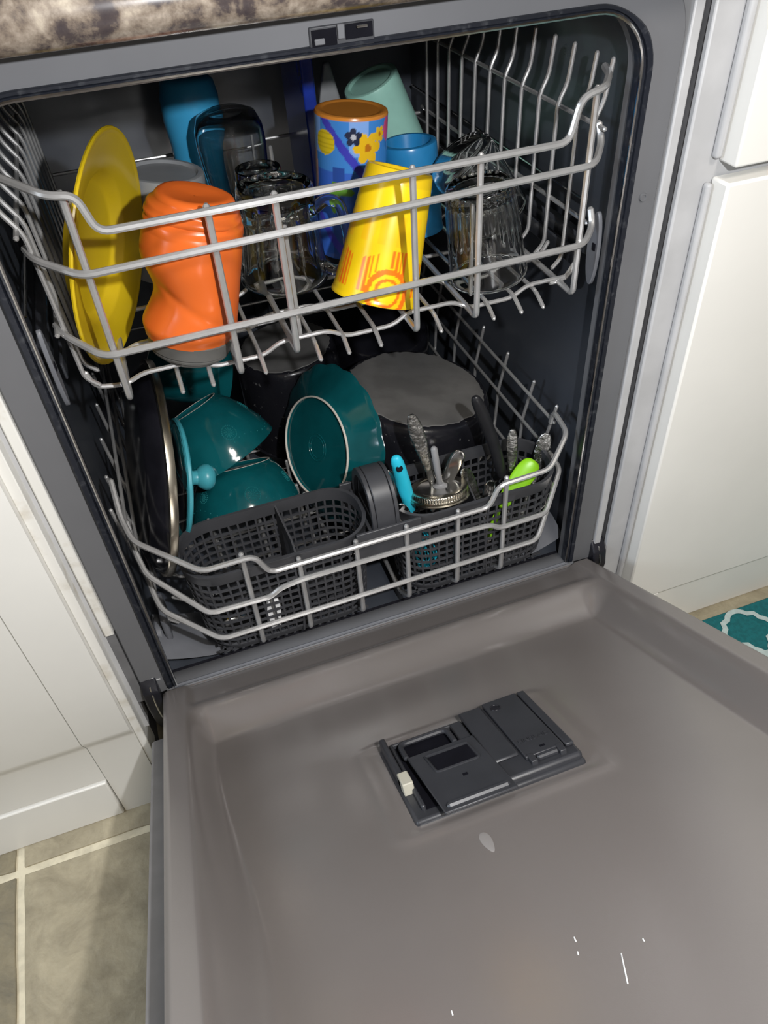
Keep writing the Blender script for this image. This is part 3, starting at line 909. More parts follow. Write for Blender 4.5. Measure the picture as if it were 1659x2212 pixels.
# --- orange squeezable cup with a grey lid, upside down
B, Tt = Vector((-0.1435, 0.060, 0.6040)), Vector((-0.108, 0.060, 0.742))
oc = thing('kids_cup', B, 'orange plastic kids cup with waisted sides upside down on its grey lid', 'cup')
T = axis_matrix(B, Tt - B)
H = (Tt - B).length
prof = []
for k in range(64):
    q = k / 63
    z = 0.019 + (H - 0.019) * q
    r = 0.0415
    r *= 1 - 0.10 * ss(0.72, 1.0, q) - 0.16 * ss(0.90, 1.0, q)
    r *= 0.90 + 0.10 * ss(0, 0.10, q)
    if q > 0.82: r += 0.0010 * math.sin((q - 0.82) * 130)
    prof.append((r, z))
prof += [(0.026, H + 0.0008), (0.020, H - 0.001), (0.0001, H - 0.002)]
def orange_mod(r, z, t):
    q = z / H
    side = max(0.0, math.cos(t - 0.35))           # hollow on the left side
    r -= 0.0105 * math.exp(-((q - 0.40) / 0.14) ** 2) * side
    r += 0.0030 * math.exp(-((q - 0.66) / 0.10) ** 2) * side
    r += 0.0030 * math.exp(-((q - 0.16) / 0.09) ** 2) * side
    if 0.3 < t < 2.6: r -= 0.0014 * ss(0.3, 0.7, t) * (1 - ss(1.9, 2.6, t)) * math.exp(-((q - (0.56 - 0.13 * t)) / 0.035) ** 2)
    if q > 0.82: r += 0.0009 * math.sin(3 * t + 30 * q)
    return r
lathe('cup_body', prof, T, 'orange', oc, n=72, mod=orange_mod, angle=70)
lathe('lid', [(0.0001, -0.003), (0.028, -0.003), (0.0300, -0.001), (0.0305, 0.003), (0.0355, 0.0035), (0.0362, 0.0055), (0.0345, 0.0065), (0.0370, 0.0075), (0.0375, 0.014), (0.0385, 0.0195), (0.0375, 0.0205), (0.0001, 0.0205)], T, 'lid_grey', oc, n=56)

# --- frosted grey tub
B, Tt = Vector((-0.134, 0.236, 0.6075)), Vector((-0.119, 0.236, 0.708))
T = axis_matrix(B, Tt - B)
tag(lathe('plastic_tub', cup_prof(0.0455, 0.0405, (Tt - B).length, 0.0016, recess=0.003), T, 'frost', n=56),
    'frosted grey plastic tub upside down behind the orange cup', 'tub')

# --- tall blue bottle at the back
B, Tt = Vector((-0.068, 0.402, 0.606)), Vector((-0.061, 0.402, 0.752))
T = axis_matrix(B, Tt - B)
tag(lathe('tumbler', [(0.028, 0.0), (0.030, 0.001), (0.031, 0.02), (0.0285, 0.05), (0.0300, 0.075), (0.0335, 0.10), (0.0335, 0.125), (0.030, 0.140), (0.024, 0.145), (0.0001, 0.145), (0.0001, 0.143), (0.022, 0.143), (0.0285, 0.138), (0.032, 0.124), (0.032, 0.10), (0.0285, 0.075), (0.027, 0.05), (0.0295, 0.02), (0.028, 0.0)], T, 'blue_clear', n=48),
    'tall bright blue tumbler upside down in the back left corner', 'tumbler')

# --- clear glasses
def glass(name, prof, B, Tt, label, n=64, mod=None):
    B, Tt = Vector(B), Vector(Tt)
    T = axis_matrix(B, Tt - B)
    return tag(lathe(name, prof, T, 'glass', n=n, mod=mod, angle=60), label, 'glass')
glass('stemless_glass', [(0.0285, 0.0), (0.0297, 0.0), (0.0300, 0.004), (0.0325, 0.03), (0.0365, 0.065), (0.0385, 0.090), (0.0375, 0.108), (0.032, 0.121), (0.022, 0.1255), (0.0001, 0.1255), (0.0001, 0.1185), (0.020, 0.1180), (0.030, 0.113), (0.0350, 0.104), (0.0362, 0.090), (0.0345, 0.065), (0.0305, 0.03), (0.0285, 0.004), (0.0285, 0.0)],
      (-0.033, 0.318, 0.6065), (-0.036, 0.316, 0.732), 'round-bottomed clear glass upside down in front of the blue tumbler')
glass('shot_glass', [(0.0240, 0.0), (0.0255, 0.0), (0.0255, 0.003), (0.0245, 0.060), (0.0250, 0.079), (0.0240, 0.0820), (0.0215, 0.0820), (0.0205, 0.079), (0.0001, 0.078), (0.0001, 0.070), (0.021, 0.069), (0.0228, 0.06), (0.0240, 0.003), (0.0240, 0.0)],
      (-0.021, 0.2545, 0.6065), (-0.021, 0.2545, 0.688), 'small clear glass with a ring base standing behind the handled glass mug', n=48)
def ribs(k, amp, z0, z1):
    def f(r, z, t):
        if z0 < z < z1 and r > 0.02: return r + amp * (abs(math.cos(k * t / 2)) - 0.5) * min(1, (z - z0) / 0.006, (z1 - z) / 0.006)
        return r
    return f
def ribbed_prof(rb, rt, h):
    p = [(rb - 0.0018, 0.0004), (rb - 0.0008, 0.0), (rb, 0.0008), (rb, 0.003)]
    for k in range(1, 24): p.append((rb + (rt - rb) * k / 24 + 0.0006, h * k / 24))
    p += [(rt, h - 0.002), (rt - 0.003, h), (rt - 0.007, h - 0.0006), (0.0001, h - 0.002), (0.0001, h - 0.013), (rt - 0.006, h - 0.013)]
    for k in range(20, 0, -1): p.append((rb + (rt - rb) * k / 24 - 0.0026, h * k / 24))
    return p + [(rb - 0.0018, 0.0004)]
def ribbed_mod(r, z, t):
    out = r
    if 0.036 < z < 0.090 and r > 0.026: out = r + 0.0013 * (abs(math.cos(13 * t)) - 0.6) * min(1, (z - 0.036) / 0.01)
    return out
glass('ribbed_tumbler', ribbed_prof(0.0395, 0.0315, 0.0945), (0.1665, 0.072, 0.6065), (0.1535, 0.074, 0.6995), 'clear ribbed glass tumbler upside down at the right front of the upper rack', n=104, mod=ribbed_mod)
glass('tilted_glass', [(0.0325, 0.0), (0.0340, 0.0), (0.0342, 0.004), (0.0355, 0.035), (0.0360, 0.066), (0.0345, 0.078), (0.0290, 0.084), (0.0001, 0.0845), (0.0001, 0.0790), (0.028, 0.0780), (0.0325, 0.073), (0.0340, 0.066), (0.0335, 0.035), (0.0325, 0.004), (0.0325, 0.0)],
      (0.2125, 0.148, 0.6300), (0.1690, 0.158, 0.7000), 'plain clear glass leaning behind the ribbed tumbler')

# --- glass mug with a handle
B, Tt = Vector((-0.0265, 0.160, 0.6065)), Vector((-0.0235, 0.160, 0.703))
mg = thing('glass_mug', B, 'heavy clear glass mug with panelled sides and a handle upside down in the upper rack', 'mug')
T = axis_matrix(B, Tt - B)
def panel_mod(r, z, t):
    if 0.016 < z < 0.088 and r > 0.036: return r - 0.0026 * (1 - abs(math.cos(6 * t)) ** 0.5) * min(1, (z - 0.016) / 0.008, (0.088 - z) / 0.008)
    return r
pr_ = [(0.0425, 0.0004), (0.0445, 0.0), (0.0460, 0.001), (0.0462, 0.004)]
for k in range(2, 20): pr_.append((0.0460 - 0.0085 * k / 20, 0.0965 * k / 20))
pr_ += [(0.0375, 0.0935), (0.0355, 0.0962), (0.030, 0.0955), (0.0001, 0.0935), (0.0001, 0.079), (0.031, 0.079), (0.0335, 0.074)]
for k in range(14, 1, -1): pr_.append((0.0418 - 0.0085 * k / 20, 0.0965 * k / 20))
pr_ += [(0.0425, 0.0004)]
lathe('mug_body', pr_, T, 'glass', mg, n=96, mod=panel_mod, angle=60)
MB().tube([(0.010, 0.147, 0.676), (0.022, 0.142, 0.686), (0.034, 0.138, 0.682), (0.0395, 0.136, 0.655), (0.0395, 0.136, 0.630), (0.036, 0.138, 0.614), (0.024, 0.142, 0.610), (0.013, 0.147, 0.618)], 0.0058, 12, 0.012).build('mug_handle', 'glass', mg, angle=80)

# --- yellow cup with orange stripes, leaning
B, Tt = Vector((0.0445, 0.078, 0.6065)), Vector((0.0845, 0.097, 0.7185))
T = axis_matrix(B, Tt - B)
YEL, ORA, YDK = (0.82, 0.56, 0.008), (0.86, 0.17, 0.008), (0.84, 0.45, 0.008)
def yellow_fn(r, z, t):
    a = ((t + PI) % (2 * PI)) - PI
    if z > 0.108: return (0.70, 0.47, 0.01)
    # bands of vertical stripes round the lower body
    if 0.012 < z < 0.052:
        k = (t * 9 / (2 * PI)) % 1.0
        if 0.0 < k < 0.62:
            m = (k / 0.62 * 4) % 1.0
            if m < 0.62: return ORA if z < 0.047 - 0.006 * math.sin(t * 3) else YEL
    if 0.056 < z < 0.083:
        k = (t * 13 / (2 * PI)) % 1.0
        if k < 0.4: return (0.84, 0.50, 0.008)
    return YEL
def yellow_fn2(r, z, t):
    # concentric orange rings on the front
    d = math.hypot(((t - RING_T + PI) % (2 * PI) - PI) * 0.042, z - 0.014)
    if z < 0.04 and (0.017 < d < 0.022 or 0.0105 < d < 0.0135): return ORA
    if d < 0.0225: return YEL
    return yellow_fn(r, z, t)
RING_T = 1.42
yc = painted('printed_cup', cup_prof(0.0425, 0.0315, (Tt - B).length, 0.002, recess=0.005), T, yellow_fn2, None)
tag(yc, 'yellow plastic cup with orange stripes and rings leaning upside down behind the front rails', 'cup')

# --- blue printed cup with an orange base
B, Tt = Vector((0.0585, 0.198, 0.6065)), Vector((0.0715, 0.198, 0.7470))
T = axis_matrix(B, Tt - B)
HB = (Tt - B).length
def blot(t, z, t0, z0, rt, rz): return ((((t - t0 + PI) % (2 * PI)) - PI) * 0.042 / rt) ** 2 + ((z - z0) / rz) ** 2
FT = 1.30   # angle that faces the camera
def wrap_fn(r, z, t):
    if z > HB - 0.0035: return (0.62, 0.23, 0.035)
    if r < 0.0340: return (0.62, 0.24, 0.045)
    z -= HB - 0.106
    t = FT + (((t - FT + PI) % (2 * PI)) - PI) * 0.87
    c = (0.035, 0.12, 0.52) if z < 0.055 else (0.05, 0.23, 0.62)
    if z > 0.070 and math.sin(t * 5 + 0.6) > 0.35: c = (0.22, 0.40, 0.80)
    if z < 0.060 and math.sin(t * 7 + 1.1) > 0.55: c = (0.02, 0.07, 0.33)
    if math.sin(t * 3 + z * 60) > 0.93: c = (0.05, 0.05, 0.45)
    # yellow fruit shape
    if blot(t, z, FT - 0.72, 0.081, 0.0125, 0.0115) < 1: c = (0.66, 0.50, 0.015) if math.sin(z * 1500) < 0.6 else (0.52, 0.38, 0.01)
    # two yellow flowers
    for (t0, z0, R) in ((FT + 0.38, 0.078, 0.0155), (FT + 0.72, 0.089, 0.008)):
        dx = (((t - t0 + PI) % (2 * PI)) - PI) * 0.042
        dz = z - z0
        d = math.hypot(dx, dz)
        an = math.atan2(dz, dx)
        if d < R * (0.62 + 0.38 * abs(math.cos(an * 3))): c = (0.80, 0.48, 0.015)
        if d < R * 0.24: c = (0.50, 0.16, 0.01)
    # dark star badge
    dx = (((t - FT - 0.02 + PI) % (2 * PI)) - PI) * 0.042
    dz = z - 0.0885
    d = math.hypot(dx, dz)
    an = math.atan2(dz, dx) - PI / 2
    if d < 0.0088 * (0.62 + 0.38 * abs(math.cos(an * 2.5))): c = (0.02, 0.025, 0.06)
    if d < 0.0026: c = (0.5, 0.5, 0.55)
    # green leaves lower down, pink patch to the right
    if blot(t, z, FT - 0.45, 0.030, 0.006, 0.016) < 1 or blot(t, z, FT - 0.15, 0.036, 0.009, 0.004) < 1: c = (0.10, 0.26, 0.03)
    if blot(t, z, FT - 1.15, 0.050, 0.005, 0.022) < 1: c = (0.55, 0.36, 0.32)
    if blot(t, z, FT + 1.05, 0.092, 0.007, 0.012) < 1: c = (0.65, 0.08, 0.22)
    return c
pc = painted('printed_cup', cup_prof(0.0355, 0.0368, HB, 0.002, recess=0.0012), T, wrap_fn, None, n=200)
tag(pc, 'blue printed cup with yellow flowers and an orange base upside down in the upper rack', 'cup')

# --- mint cup leaning at the back
B, Tt = Vector((0.1955, 0.392, 0.6185)), Vector((0.1525, 0.385, 0.7215))
T = axis_matrix(B, Tt - B)
tag(lathe('drinking_cup', cup_prof(0.0365, 0.0345, (Tt - B).length, 0.002, recess=0.003), T, 'mint', n=56), 'pale mint plastic cup leaning at the back of the upper rack', 'cup')

# --- blue cup with a hollow base, leaning back
B, Tt = Vector((0.1400, 0.212, 0.6065)), Vector((0.1370, 0.2160, 0.7010))
T = axis_matrix(B, Tt - B)
tag(lathe('drinking_cup', cup_prof(0.0320, 0.0305, (Tt - B).length, 0.003, recess=0.014), T, 'blue', n=48), 'mid blue plastic cup with a hollow base upside down beside the ribbed tumbler', 'cup')

# --- royal blue board and a pale wedge-shaped scoop at the back
MB2 = MB()
MB2.prism([(0.0600, y, z) for y, z in rrect(0.345, 0.452, 0.6065, 0.812, 0.012, 5)], (0.0145, 0, 0))
bb = MB2.build('cutting_board', 'navy', bevel=0.002)
tag(bb, 'royal blue plastic board standing on edge beside the printed blue cup', 'board')
sc = MB()
sc.prism([(0.084, 0.400, 0.607), (0.131, 0.400, 0.607), (0.127, 0.400, 0.665), (0.108, 0.400, 0.742), (0.100, 0.400, 0.742), (0.091, 0.400, 0.70)], (0.004, 0.014, 0))
so = sc.build('scoop', 'frost', bevel=0.003, seg=3)
tag(so, 'pale grey plastic scoop with a narrow tip between the blue board and mint cup', 'scoop')

# ================================================================== LOWER RACK CONTENTS
def pot(name, C, n, Rt, Rb, h, label, worn=True, m='black_gloss', seed=1.0):
    C, n = Vector(C), Vector(n).normalized()
    t = thing(name, C - n * h, label, 'pan')
    T = axis_matrix(C - n * h, n)
    p = [(Rb - 0.003, 0.0), (Rb + 0.002, 0.0), (Rb + 0.0025, 0.002), (Rb, 0.004)]
    for k in range(1, 12):
        q = k / 12
        p.append((Rb + (Rt * 1.08 - Rb) * q ** 1.3, h * 0.88 * q))
    p += [(Rt * 1.06, h * 0.91), (Rt * 1.035, h * 0.96), (Rt * 1.0, h * 0.99), (Rt * 0.96, h), (0.0001, h), (0.0001, h - 0.003), (Rt * 0.95, h - 0.003)]
    for k in range(10, 0, -1):
        q = k / 12
        p.append((Rb + (Rt * 1.08 - Rb) * q ** 1.3 - 0.003, h * 0.86 * q))
    p += [(Rb - 0.003, 0.0)]
    lathe('pan_body', p, T, m, t, n=64)
    if worn:
        row0, row1 = [], []
        for k in range(120):
            a = 2 * PI * k / 120
            r = Rt * (0.955 + 0.035 * noise.noise((math.cos(a) * 6 + seed, math.sin(a) * 6, seed)) + 0.03 * noise.noise((math.cos(a) * 25 + seed, math.sin(a) * 25, seed)))
            row0.append(T @ Vector((r, 0, 0)) if False else T @ Vector((r * math.cos(a), r * math.sin(a), h + 0.0001)))
            row1.append(T @ Vector((r * 0.985 * math.cos(a), r * 0.985 * math.sin(a), h + 0.0008)))
        b = MB()
        b.grid([row0, row1], True)
        b.poly(row1)
        b.build('worn_base', 'worn', t, angle=30)
    return t
p2 = pot('saucepan', (0.136, 0.212, 0.392), (0.165, -0.03, 0.985), 0.0945, 0.1040, 0.125, 'large black pan upside down with a worn grey base behind the cutlery', seed=3.2)
p1 = pot('saucepan', (-0.002, 0.385, 0.395), (-0.05, -0.038, 0.998), 0.0690, 0.0800, 0.150, 'smaller black speckled pan upside down with a worn grey base below the glass mug', seed=7.7)
p3 = pot('saucepan', (0.162, 0.436, 0.366), (0.0, -0.25, 0.97), 0.072, 0.0800, 0.120, 'plain black pan upside down in the back right corner', worn=False, m='black_clean')

# --- teal plate, underside to the camera
nT = Vector((-0.885, -0.32, 0.34)).normalized()
Cf = Vector((-0.016, 0.200, 0.345))
tp = thing('scalloped_plate', Cf + Vector((0.02, 0.0, -0.09)), 'teal scalloped plate standing on edge with its pale foot ring showing', 'plate')
T = axis_matrix(Cf - nT * 0.002, -nT) @ Matrix.Scale(1.09, 4)
def scallop(r, z, t):
    if r > 0.08: return r * (1 + 0.030 * (abs(math.cos(9 * t)) - 0.7) * (r - 0.08) / 0.02)
    return r
lathe('plate_body', [(0.0001, 0.0035), (0.0595, 0.003), (0.0605, 0.0015), (0.0635, 0.0015), (0.0655, 0.004), (0.0705, 0.0080), (0.082, 0.014), (0.0935, 0.0215), (0.0985, 0.0235), (0.0995, 0.025), (0.0985, 0.0262), (0.093, 0.0245), (0.081, 0.0175), (0.0695, 0.0115), (0.062, 0.008), (0.0001, 0.0075)], T, 'teal', tp, n=112, mod=scallop)
lathe('foot_ring', [(0.0608, 0.002), (0.0610, 0.0), (0.0616, -0.0006), (0.0624, -0.0006), (0.0630, 0.0), (0.0632, 0.002)], T, 'bare_clay', tp, n=96)
for r in (0.0125, 0.0165):
    lathe('maker_mark', [(r, 0.0034), (r + 0.0003, 0.0028), (r + 0.0008, 0.0028), (r + 0.0011, 0.0034)], T, 'teal', tp, n=48)

# --- teal bowls with beaded embossing
def bowl(base, ax, Rm, Rf, h, label, spin, motifs, zc=None):
    t = thing('beaded_bowl', base, label, 'bowl', 'teal beaded bowls')
    T = axis_matrix(base, ax, spin)
    def rad(z):
        q = max(0, min(1, z / h))
        return Rf + (Rm - Rf) * (1 - (1 - q) ** 1.45) ** 0.80
    p = [(0.0001, 0.003), (Rf - 0.006, 0.003), (Rf - 0.005, 0.0), (Rf - 0.002, 0.0), (Rf, 0.003)]
    zs = lin(0.004, h, 16)
    for z in zs: p.append((rad(z - 0.003), z))
    p += [(Rm + 0.0002, h + 0.001), (Rm - 0.0015, h + 0.0016), (Rm - 0.003, h)]
    for z in reversed(zs[3:]): p.append((rad(z - 0.003) - 0.0035, z - 0.0008))
    p += [(Rf * 0.6, 0.0085), (0.0001, 0.0075)]
    def wav(r, z, a):
        return r
    lathe('bowl_body', p, T, 'teal', t, n=72)
    lathe('foot_ring', [(Rf - 0.0045, 0.001), (Rf - 0.0042, -0.0004), (Rf - 0.0028, -0.0004), (Rf - 0.0025, 0.001)], T, 'bare_clay', t, n=64)
    d = MB()
    def dot(a, z, R):
        r = rad(z - 0.003)
        c = Vector((r * math.cos(a), r * math.sin(a), z))
        nrm = Vector((math.cos(a), math.sin(a), 0))
        i = len(d.v)
        tt = Vector((-math.sin(a), math.cos(a), 0))
        for k in range(6):
            an = 2 * PI * k / 6
            d.v.append(T @ (c + tt * R * math.cos(an) + Vector((0, 0, 1)) * R * math.sin(an)))
        d.v.append(T @ (c + nrm * R * 0.8))
        for k in range(6): d.f.append((i + k, i + (k + 1) % 6, i + 6))
    for (a0, z0, R, petals) in motifs:
        r0 = rad(z0)
        n = max(10, int(2 * PI * R / 0.0021))
        for k in range(n):
            an = 2 * PI * k / n
            dot(a0 + R * math.cos(an) / r0, z0 + R * math.sin(an), 0.00095)
        for k in range(petals):
            an = 2 * PI * k / petals
            for rr in (0.35, 0.5, 0.65):
                dot(a0 + R * rr * math.cos(an) / r0, z0 + R * rr * math.sin(an), 0.0008)
        for k in range(6):
            an = 2 * PI * k / 6
            dot(a0 + R * 0.16 * math.cos(an) / r0, z0 + R * 0.16 * math.sin(an), 0.0008)
    for k in range(46):
        a = k / 46 * 2 * PI
        dot(a, h * 0.80 + 0.006 * math.sin(a * 5), 0.0009)
    o = d.build('beaded_relief', 'teal_bead', t, smooth=False)
    o['kind'] = 'stuff'
    return t
b1ax = Vector((0.345, -0.42, -0.82))
bowl(Vector((-0.1535, 0.240, 0.4235)), b1ax, 0.0685, 0.0360, 0.074, 'teal beaded bowl leaning mouth down above the other bowl', 0.0,
     [(a, z, R, p) for a in (k * 1.05 for k in range(6)) for z, R, p in ((0.030 + 0.012 * (int(a / 1.05) % 2), 0.0088 if int(a / 1.05) % 2 else 0.0065, 12),)])
b2ax = Vector((-0.014, -0.54, -0.84))
bowl(Vector((-0.1200, 0.212, 0.3400)), b2ax, 0.0730, 0.0480, 0.058, 'teal beaded bowl mouth down just behind the cutlery basket', 0.4,
     [(a, z, R, p) for a in (k * 1.05 for k in range(6)) for z, R, p in ((0.026 + 0.008 * (int(a / 1.05) % 2), 0.0098 if int(a / 1.05) % 2 else 0.0068, 12),)])

# --- teal mug lying on its side with its base showing
mx = Vector((0.92, -0.375, -0.105)).normalized()
mb_ = Vector((-0.186, 0.340, 0.432))
tm_ = thing('coffee_mug', mb_, 'teal mug on its side with a pale foot ring behind the upright lids', 'mug')
T = axis_matrix(mb_, mx)
lathe('mug_body', [(0.0001, 0.003), (0.0295, 0.003), (0.0300, 0.0), (0.0325, 0.0), (0.036, 0.005), (0.0405, 0.018), (0.0425, 0.040), (0.0425, 0.080), (0.0430, 0.094), (0.0415, 0.0955), (0.0400, 0.094), (0.0395, 0.08), (0.0395, 0.04), (0.037, 0.018), (0.03, 0.008), (0.0001, 0.007)], T, 'teal', tm_, n=64)
lathe('foot_ring', [(0.0302, 0.001), (0.0304, -0.0008), (0.0322, -0.0008), (0.0326, 0.001)], T, 'bare_clay', tm_, n=64)

# --- black skillet standing on edge, steel-edged lid and turquoise-knobbed glass lid
nS = Vector((0.969, 0.033, -0.245)).normalized()
Cs = Vector((-0.2095, 0.150, 0.412))
skl = thing('skillet', Cs - Vector((0, 0, 0.125)), 'black steel-rimmed pan standing on edge at the left of the lower rack', 'pan')
T = axis_matrix(Cs, nS)
lathe('pan_body', [(0.0001, -0.027), (0.094, -0.027), (0.101, -0.025), (0.113, -0.018), (0.1215, -0.0075), (0.1215, -0.001), (0.1180, -0.001), (0.1180, -0.008), (0.110, -0.016), (0.100, -0.022), (0.0001, -0.024)], T, 'black_clean', skl, n=96)
lathe('steel_rim', [(0.1195, -0.0088), (0.1240, -0.0088), (0.1258, -0.0078), (0.1260, -0.0010), (0.1250, 0.0004), (0.1180, 0.0004), (0.1180, -0.0005), (0.1195, -0.0012), (0.1195, -0.0088)], T, 'brass_steel', skl, n=112)
nK = Vector((0.96, 0.047, -0.275)).normalized()
Ck = Vector((-0.1935, 0.150, 0.3915))
kl = thing('pot_lid', Ck - Vector((0, 0, 0.07)), 'glass lid with turquoise silicone edge and round turquoise knob facing right', 'lid')
T = axis_matrix(Ck, nK)
lathe('silicone_edge', [(0.0665, -0.001), (0.0700, -0.0015), (0.0720, 0.0), (0.0720, 0.0030), (0.0700, 0.0045), (0.0665, 0.0040), (0.0665, -0.001)], T, 'turq', kl, n=84)
lathe('glass_dome', [(0.0001, 0.0110), (0.022, 0.0104), (0.045, 0.0078), (0.0670, 0.0030), (0.0670, 0.0010), (0.045, 0.0058), (0.022, 0.0084), (0.0001, 0.0090)], T, 'glass', kl, n=64)
lathe('knob', [(0.0001, 0.0085), (0.0135, 0.0085), (0.0150, 0.0100), (0.0142, 0.0128), (0.0100, 0.0150), (0.0085, 0.0190), (0.0090, 0.0230), (0.0130, 0.0265), (0.0158, 0.0320), (0.0158, 0.0370), (0.0130, 0.0420), (0.0080, 0.0445), (0.0001, 0.0450)], T, 'turq', kl, n=40)

# ================================================================== CUTLERY
SD = Vector((0.94, -0.33, -0.05))
def cutlery(name, label, pts, widths, thick, m, cat, side=None, n=12):
    if side is None: side = (Vector(pts[-1]) - Vector(pts[0])).cross(Vector((0.25, 0.72, -0.60))).normalized()
    return tag(sweep_flat(name, pts, widths, thick, side, m, None, n), label, cat)

# cyan whisk: silicone handle with a hanging hole, wires below
wk = thing('whisk', (0.062, 0.05, 0.226), 'cyan silicone whisk standing handle up in the basket', 'whisk')
Wt, Wb = Vector((0.0485, 0.052, 0.4215)), Vector((0.0645, 0.050, 0.330))
hp = [Wt + (Wb - Wt) * q for q in (0, 0.03, 0.10, 0.25, 0.45, 0.65, 0.85, 1.0)]
ho = sweep_flat('handle', hp, [0.006, 0.0120, 0.0158, 0.0170, 0.0180, 0.0175, 0.0155, 0.013], [0.005, 0.0095, 0.0125, 0.0135, 0.0145, 0.0140, 0.013, 0.011], SD, 'cyan', wk, 16)
hc = Wt + (Wb - Wt) * 0.19 + Vector((-0.0012, -0.0068, 0.0032))
T = axis_matrix(hc, Vector((-0.2, -0.7, 0.55)))
lathe('hanging_hole', [(0.0001, 0.0004), (0.0026, 0.0004), (0.0036, 0.0011), (0.0040, 0.0)], T, 'hole', wk, n=20)
dirw = (Wb - Wt).normalized()
for k in range(6):
    a = PI * k / 6
    e1 = (SD - dirw * SD.dot(dirw)).normalized()
    e2 = dirw.cross(e1)
    dd = e1 * math.cos(a) + e2 * math.sin(a)
    pts = []
    for j in range(17):
        q = j / 16 * 2 - 1
        wdt = 0.0165 * math.sin(q * PI / 2) * (1 - 0.25 * abs(q) ** 6) if abs(q) < 1 else 0.0165 * q * 0.75
        pts.append(Wb + dirw * (0.100 * (1 - abs(q) ** 2.2)) + dd * 0.0165 * math.sin(q * PI) * 1.0)
    MB().tube(pts, 0.0009, 6).build('whisk_wire', 'cyan', wk)

def ornate(top, bot, label, w=0.013, m='steel_ornate', end='fork'):
    top, bot = Vector(top), Vector(bot)
    qs = [0, 0.02, 0.06, 0.12, 0.20, 0.28, 0.36, 0.45, 0.55, 0.75, 1.0]
    ws = [0.3, 0.68, 0.95, 1.08, 1.0, 0.72, 0.50, 0.58, 0.42, 0.36, 0.36]
    bowv = Vector((0, -1, 0)) * 0.004
    pts = [top + (bot - top) * q + bowv * math.sin(q * PI) for q in qs]
    return cutlery('cutlery_handle' if end is None else end, label, pts, [w * k for k in ws], 0.0028, m, 'cutlery')
ornate((0.0725, 0.062, 0.4660), (0.1225, 0.055, 0.236), 'tall silver fork with an ornate spoon-shaped handle end beside the straw', 0.0175, end='fork')
ornate((0.2020, 0.062, 0.4060), (0.1960, 0.050, 0.232), 'silver fork with an embossed handle standing left of the lime green peeler', 0.0140, end='fork')
ornate((0.1330, 0.052, 0.3755), (0.1850, 0.055, 0.240), 'dark silver fork leaning low between the jar lid and the black handle', 0.015, end='fork')
ornate((0.2490, 0.0600, 0.3870), (0.2040, 0.045, 0.236), 'silver spoon with a fluted handle end at the right end of the basket', 0.0190, end='spoon')
# plain spoon handle
pts = [Vector((0.1315, 0.055, 0.4010)).lerp(Vector((0.0930, 0.060, 0.3080)), q) for q in (0, 0.03, 0.10, 0.25, 0.5, 0.8, 1)]
cutlery('spoon', 'plain polished silver spoon leaning above the jar lid', pts, [0.005, 0.0140, 0.0190, 0.0195, 0.0150, 0.010, 0.007], 0.0035, 'steel', 'cutlery')
# black knife handle
pts = [Vector((0.1520, 0.066, 0.4650)).lerp(Vector((0.1925, 0.060, 0.3300)), q) + Vector((0.004, 0, 0)) * math.sin(q * PI) for q in (0, 0.03, 0.10, 0.3, 0.55, 0.8, 1)]
kn = thing('knife', (0.205, 0.058, 0.230), 'kitchen knife with a long black handle standing in the basket', 'knife')
sweep_flat('handle', pts, [0.006, 0.0125, 0.0155, 0.0160, 0.0150, 0.0150, 0.014], [0.005, 0.009, 0.011, 0.011, 0.011, 0.011, 0.010], SD, 'black_handle', kn, 14)
sweep_flat('blade', [Vector((0.1922, 0.060, 0.331)), Vector((0.2000, 0.059, 0.300)), Vector((0.2140, 0.057, 0.232))], [0.012, 0.014, 0.006], 0.0015, SD, 'steel', kn, 8)
# lime peeler
pe = thing('peeler', (0.175, 0.040, 0.232), 'lime green plastic peeler with a flat rounded handle at the right of the basket', 'peeler')
pts = [Vector((0.2270, 0.046, 0.3610)).lerp(Vector((0.1750, 0.034, 0.3080)), q) for q in (0, 0.04, 0.15, 0.4, 0.7, 1)]
sweep_flat('handle', pts, [0.010, 0.0210, 0.0290, 0.0290, 0.0230, 0.014], [0.005, 0.009, 0.011, 0.011, 0.009, 0.007], Vector((-0.052, -0.012, -0.053)).cross(Vector((0.25, 0.72, -0.60))).normalized(), 'lime', pe, 16)
sweep_flat('shank', [Vector((0.1755, 0.034, 0.3085)), Vector((0.1660, 0.031, 0.285)), Vector((0.1620, 0.030, 0.262))], [0.012, 0.010, 0.009], 0.005, Vector((1, 0, 0)), 'lime', pe, 10)
sweep_flat('blade', [Vector((0.1620, 0.030, 0.263)), Vector((0.1610, 0.030, 0.250)), Vector((0.1600, 0.030, 0.236))], [0.010, 0.012, 0.006], 0.0016, Vector((1, 0, 0)), 'steel', pe, 8)
# mason jar lid and the straw standing through it
nJ = Vector((0.02, 0.30, 0.95)).normalized()
Cj = Vector((0.0985, 0.0430, 0.3500))
jl = thing('jar_lid', Cj, 'round silver screw band jar lid lying on top of the basket', 'jar lid')
T = axis_matrix(Cj, nJ)
def knurl(r, z, t):
    return r + (0.0005 * math.cos(64 * t) if r > 0.0345 and 0.0065 < z < 0.0105 else 0)
lathe('screw_band', [(0.0335, 0.0), (0.0365, 0.0), (0.0370, 0.0015), (0.0358, 0.003), (0.0368, 0.0048), (0.0355, 0.0060), (0.0352, 0.0066), (0.0352, 0.0104), (0.0345, 0.0122), (0.0330, 0.0132), (0.0275, 0.0132), (0.0270, 0.0120), (0.0325, 0.0118), (0.0335, 0.010), (0.0335, 0.0)], T, 'brass_steel', jl, n=256, mod=knurl)
lathe('lid_disc', [(0.0001, 0.0112), (0.0295, 0.0112), (0.0310, 0.0122), (0.0328, 0.0117), (0.0328, 0.0105), (0.0001, 0.0105)], T, 'steel', jl, n=64)
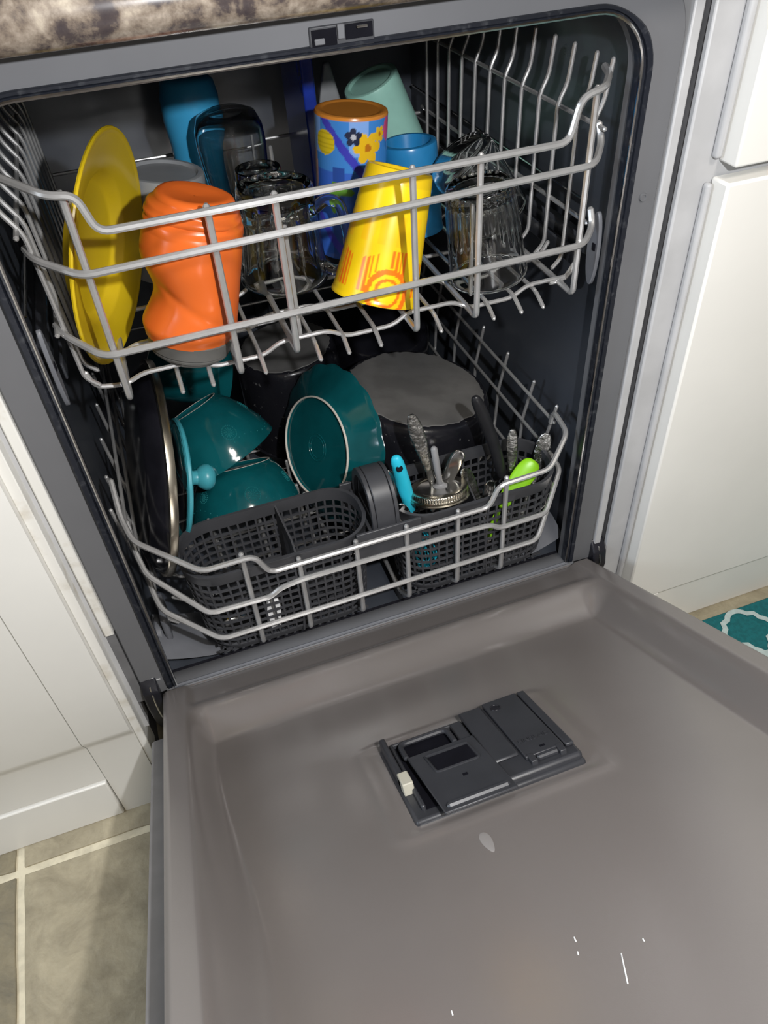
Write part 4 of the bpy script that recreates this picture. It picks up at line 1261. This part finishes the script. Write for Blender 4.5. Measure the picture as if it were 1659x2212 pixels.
st = thing('drinking_straw', (0.1035, 0.0430, 0.365), 'short translucent plastic straw standing up through the jar lid', 'straw')
MB().tube([Vector((0.1020, 0.0490, 0.3600)), Vector((0.0950, 0.0500, 0.4185))], 0.0040, 14).build('tube', 'straw', st, angle=60)
T = axis_matrix(Vector((0.1020, 0.0490, 0.3597)), nJ)
lathe('flared_stop', [(0.0001, 0.0), (0.0085, 0.0), (0.0088, 0.0010), (0.0065, 0.0018), (0.0050, 0.0035), (0.0042, 0.0065)], T, 'straw', st, n=32)

# spoon heads and a fork by the handle
def spoon_head(name, label, tip, base, w, m='steel'):
    tip, base = Vector(tip), Vector(base)
    pts = [tip + (base - tip) * q for q in (0, 0.03, 0.08, 0.16, 0.24, 0.30, 0.36, 0.6, 1)]
    return cutlery(name, label, pts, [w * k for k in (0.25, 0.6, 0.88, 1.0, 0.85, 0.5, 0.26, 0.22, 0.3)], [0.002, 0.003, 0.005, 0.006, 0.005, 0.003, 0.0025, 0.0025, 0.0025], m, 'cutlery')
spoon_head('spoon', 'dark silver spoon head up between the basket handle and the cyan whisk', (0.0405, 0.066, 0.392), (0.0600, 0.070, 0.236), 0.026)
spoon_head('spoon', 'silver spoon head lying against the basket rim in front of the cyan whisk', (0.0400, 0.022, 0.376), (0.0640, 0.034, 0.236), 0.022)
spoon_head('teaspoon', 'small silver teaspoon showing at the basket rim right of the jar lid', (0.1560, 0.022, 0.372), (0.1500, 0.034, 0.238), 0.017)

# small pieces lying in the left compartment
def chip(name, label, C, sx, sy, sz, rot, m, cat):
    T = Matrix.Translation(C) @ Matrix.Rotation(rot[2], 4, 'Z') @ Matrix.Rotation(rot[1], 4, 'Y') @ Matrix.Rotation(rot[0], 4, 'X')
    pts = [T @ Vector((x * sx / 2, -sy / 2, z * sz / 2)) for x, z in [(math.copysign(abs(math.cos(a)) ** 0.5, math.cos(a)), math.copysign(abs(math.sin(a)) ** 0.5, math.sin(a))) for a in [2 * PI * k / 20 for k in range(20)]]]
    off = (T @ Vector((0, sy / 2, 0))) - (T @ Vector((0, -sy / 2, 0)))
    return tag(MB().prism(pts, off).build(name, m, bevel=0.001), label, cat)
chip('bottle_valve', 'white plastic piece leaning in the middle of the left compartment', Vector((-0.1275, 0.018, 0.262)), 0.017, 0.008, 0.052, (0, 0.12, 0), 'white_plastic', 'plastic part')
chip('measuring_spoon', 'shiny steel piece lying at the left end of the basket', Vector((-0.1750, 0.022, 0.2560)), 0.040, 0.004, 0.040, (0.25, 0.2, 0.1), 'steel', 'cutlery')
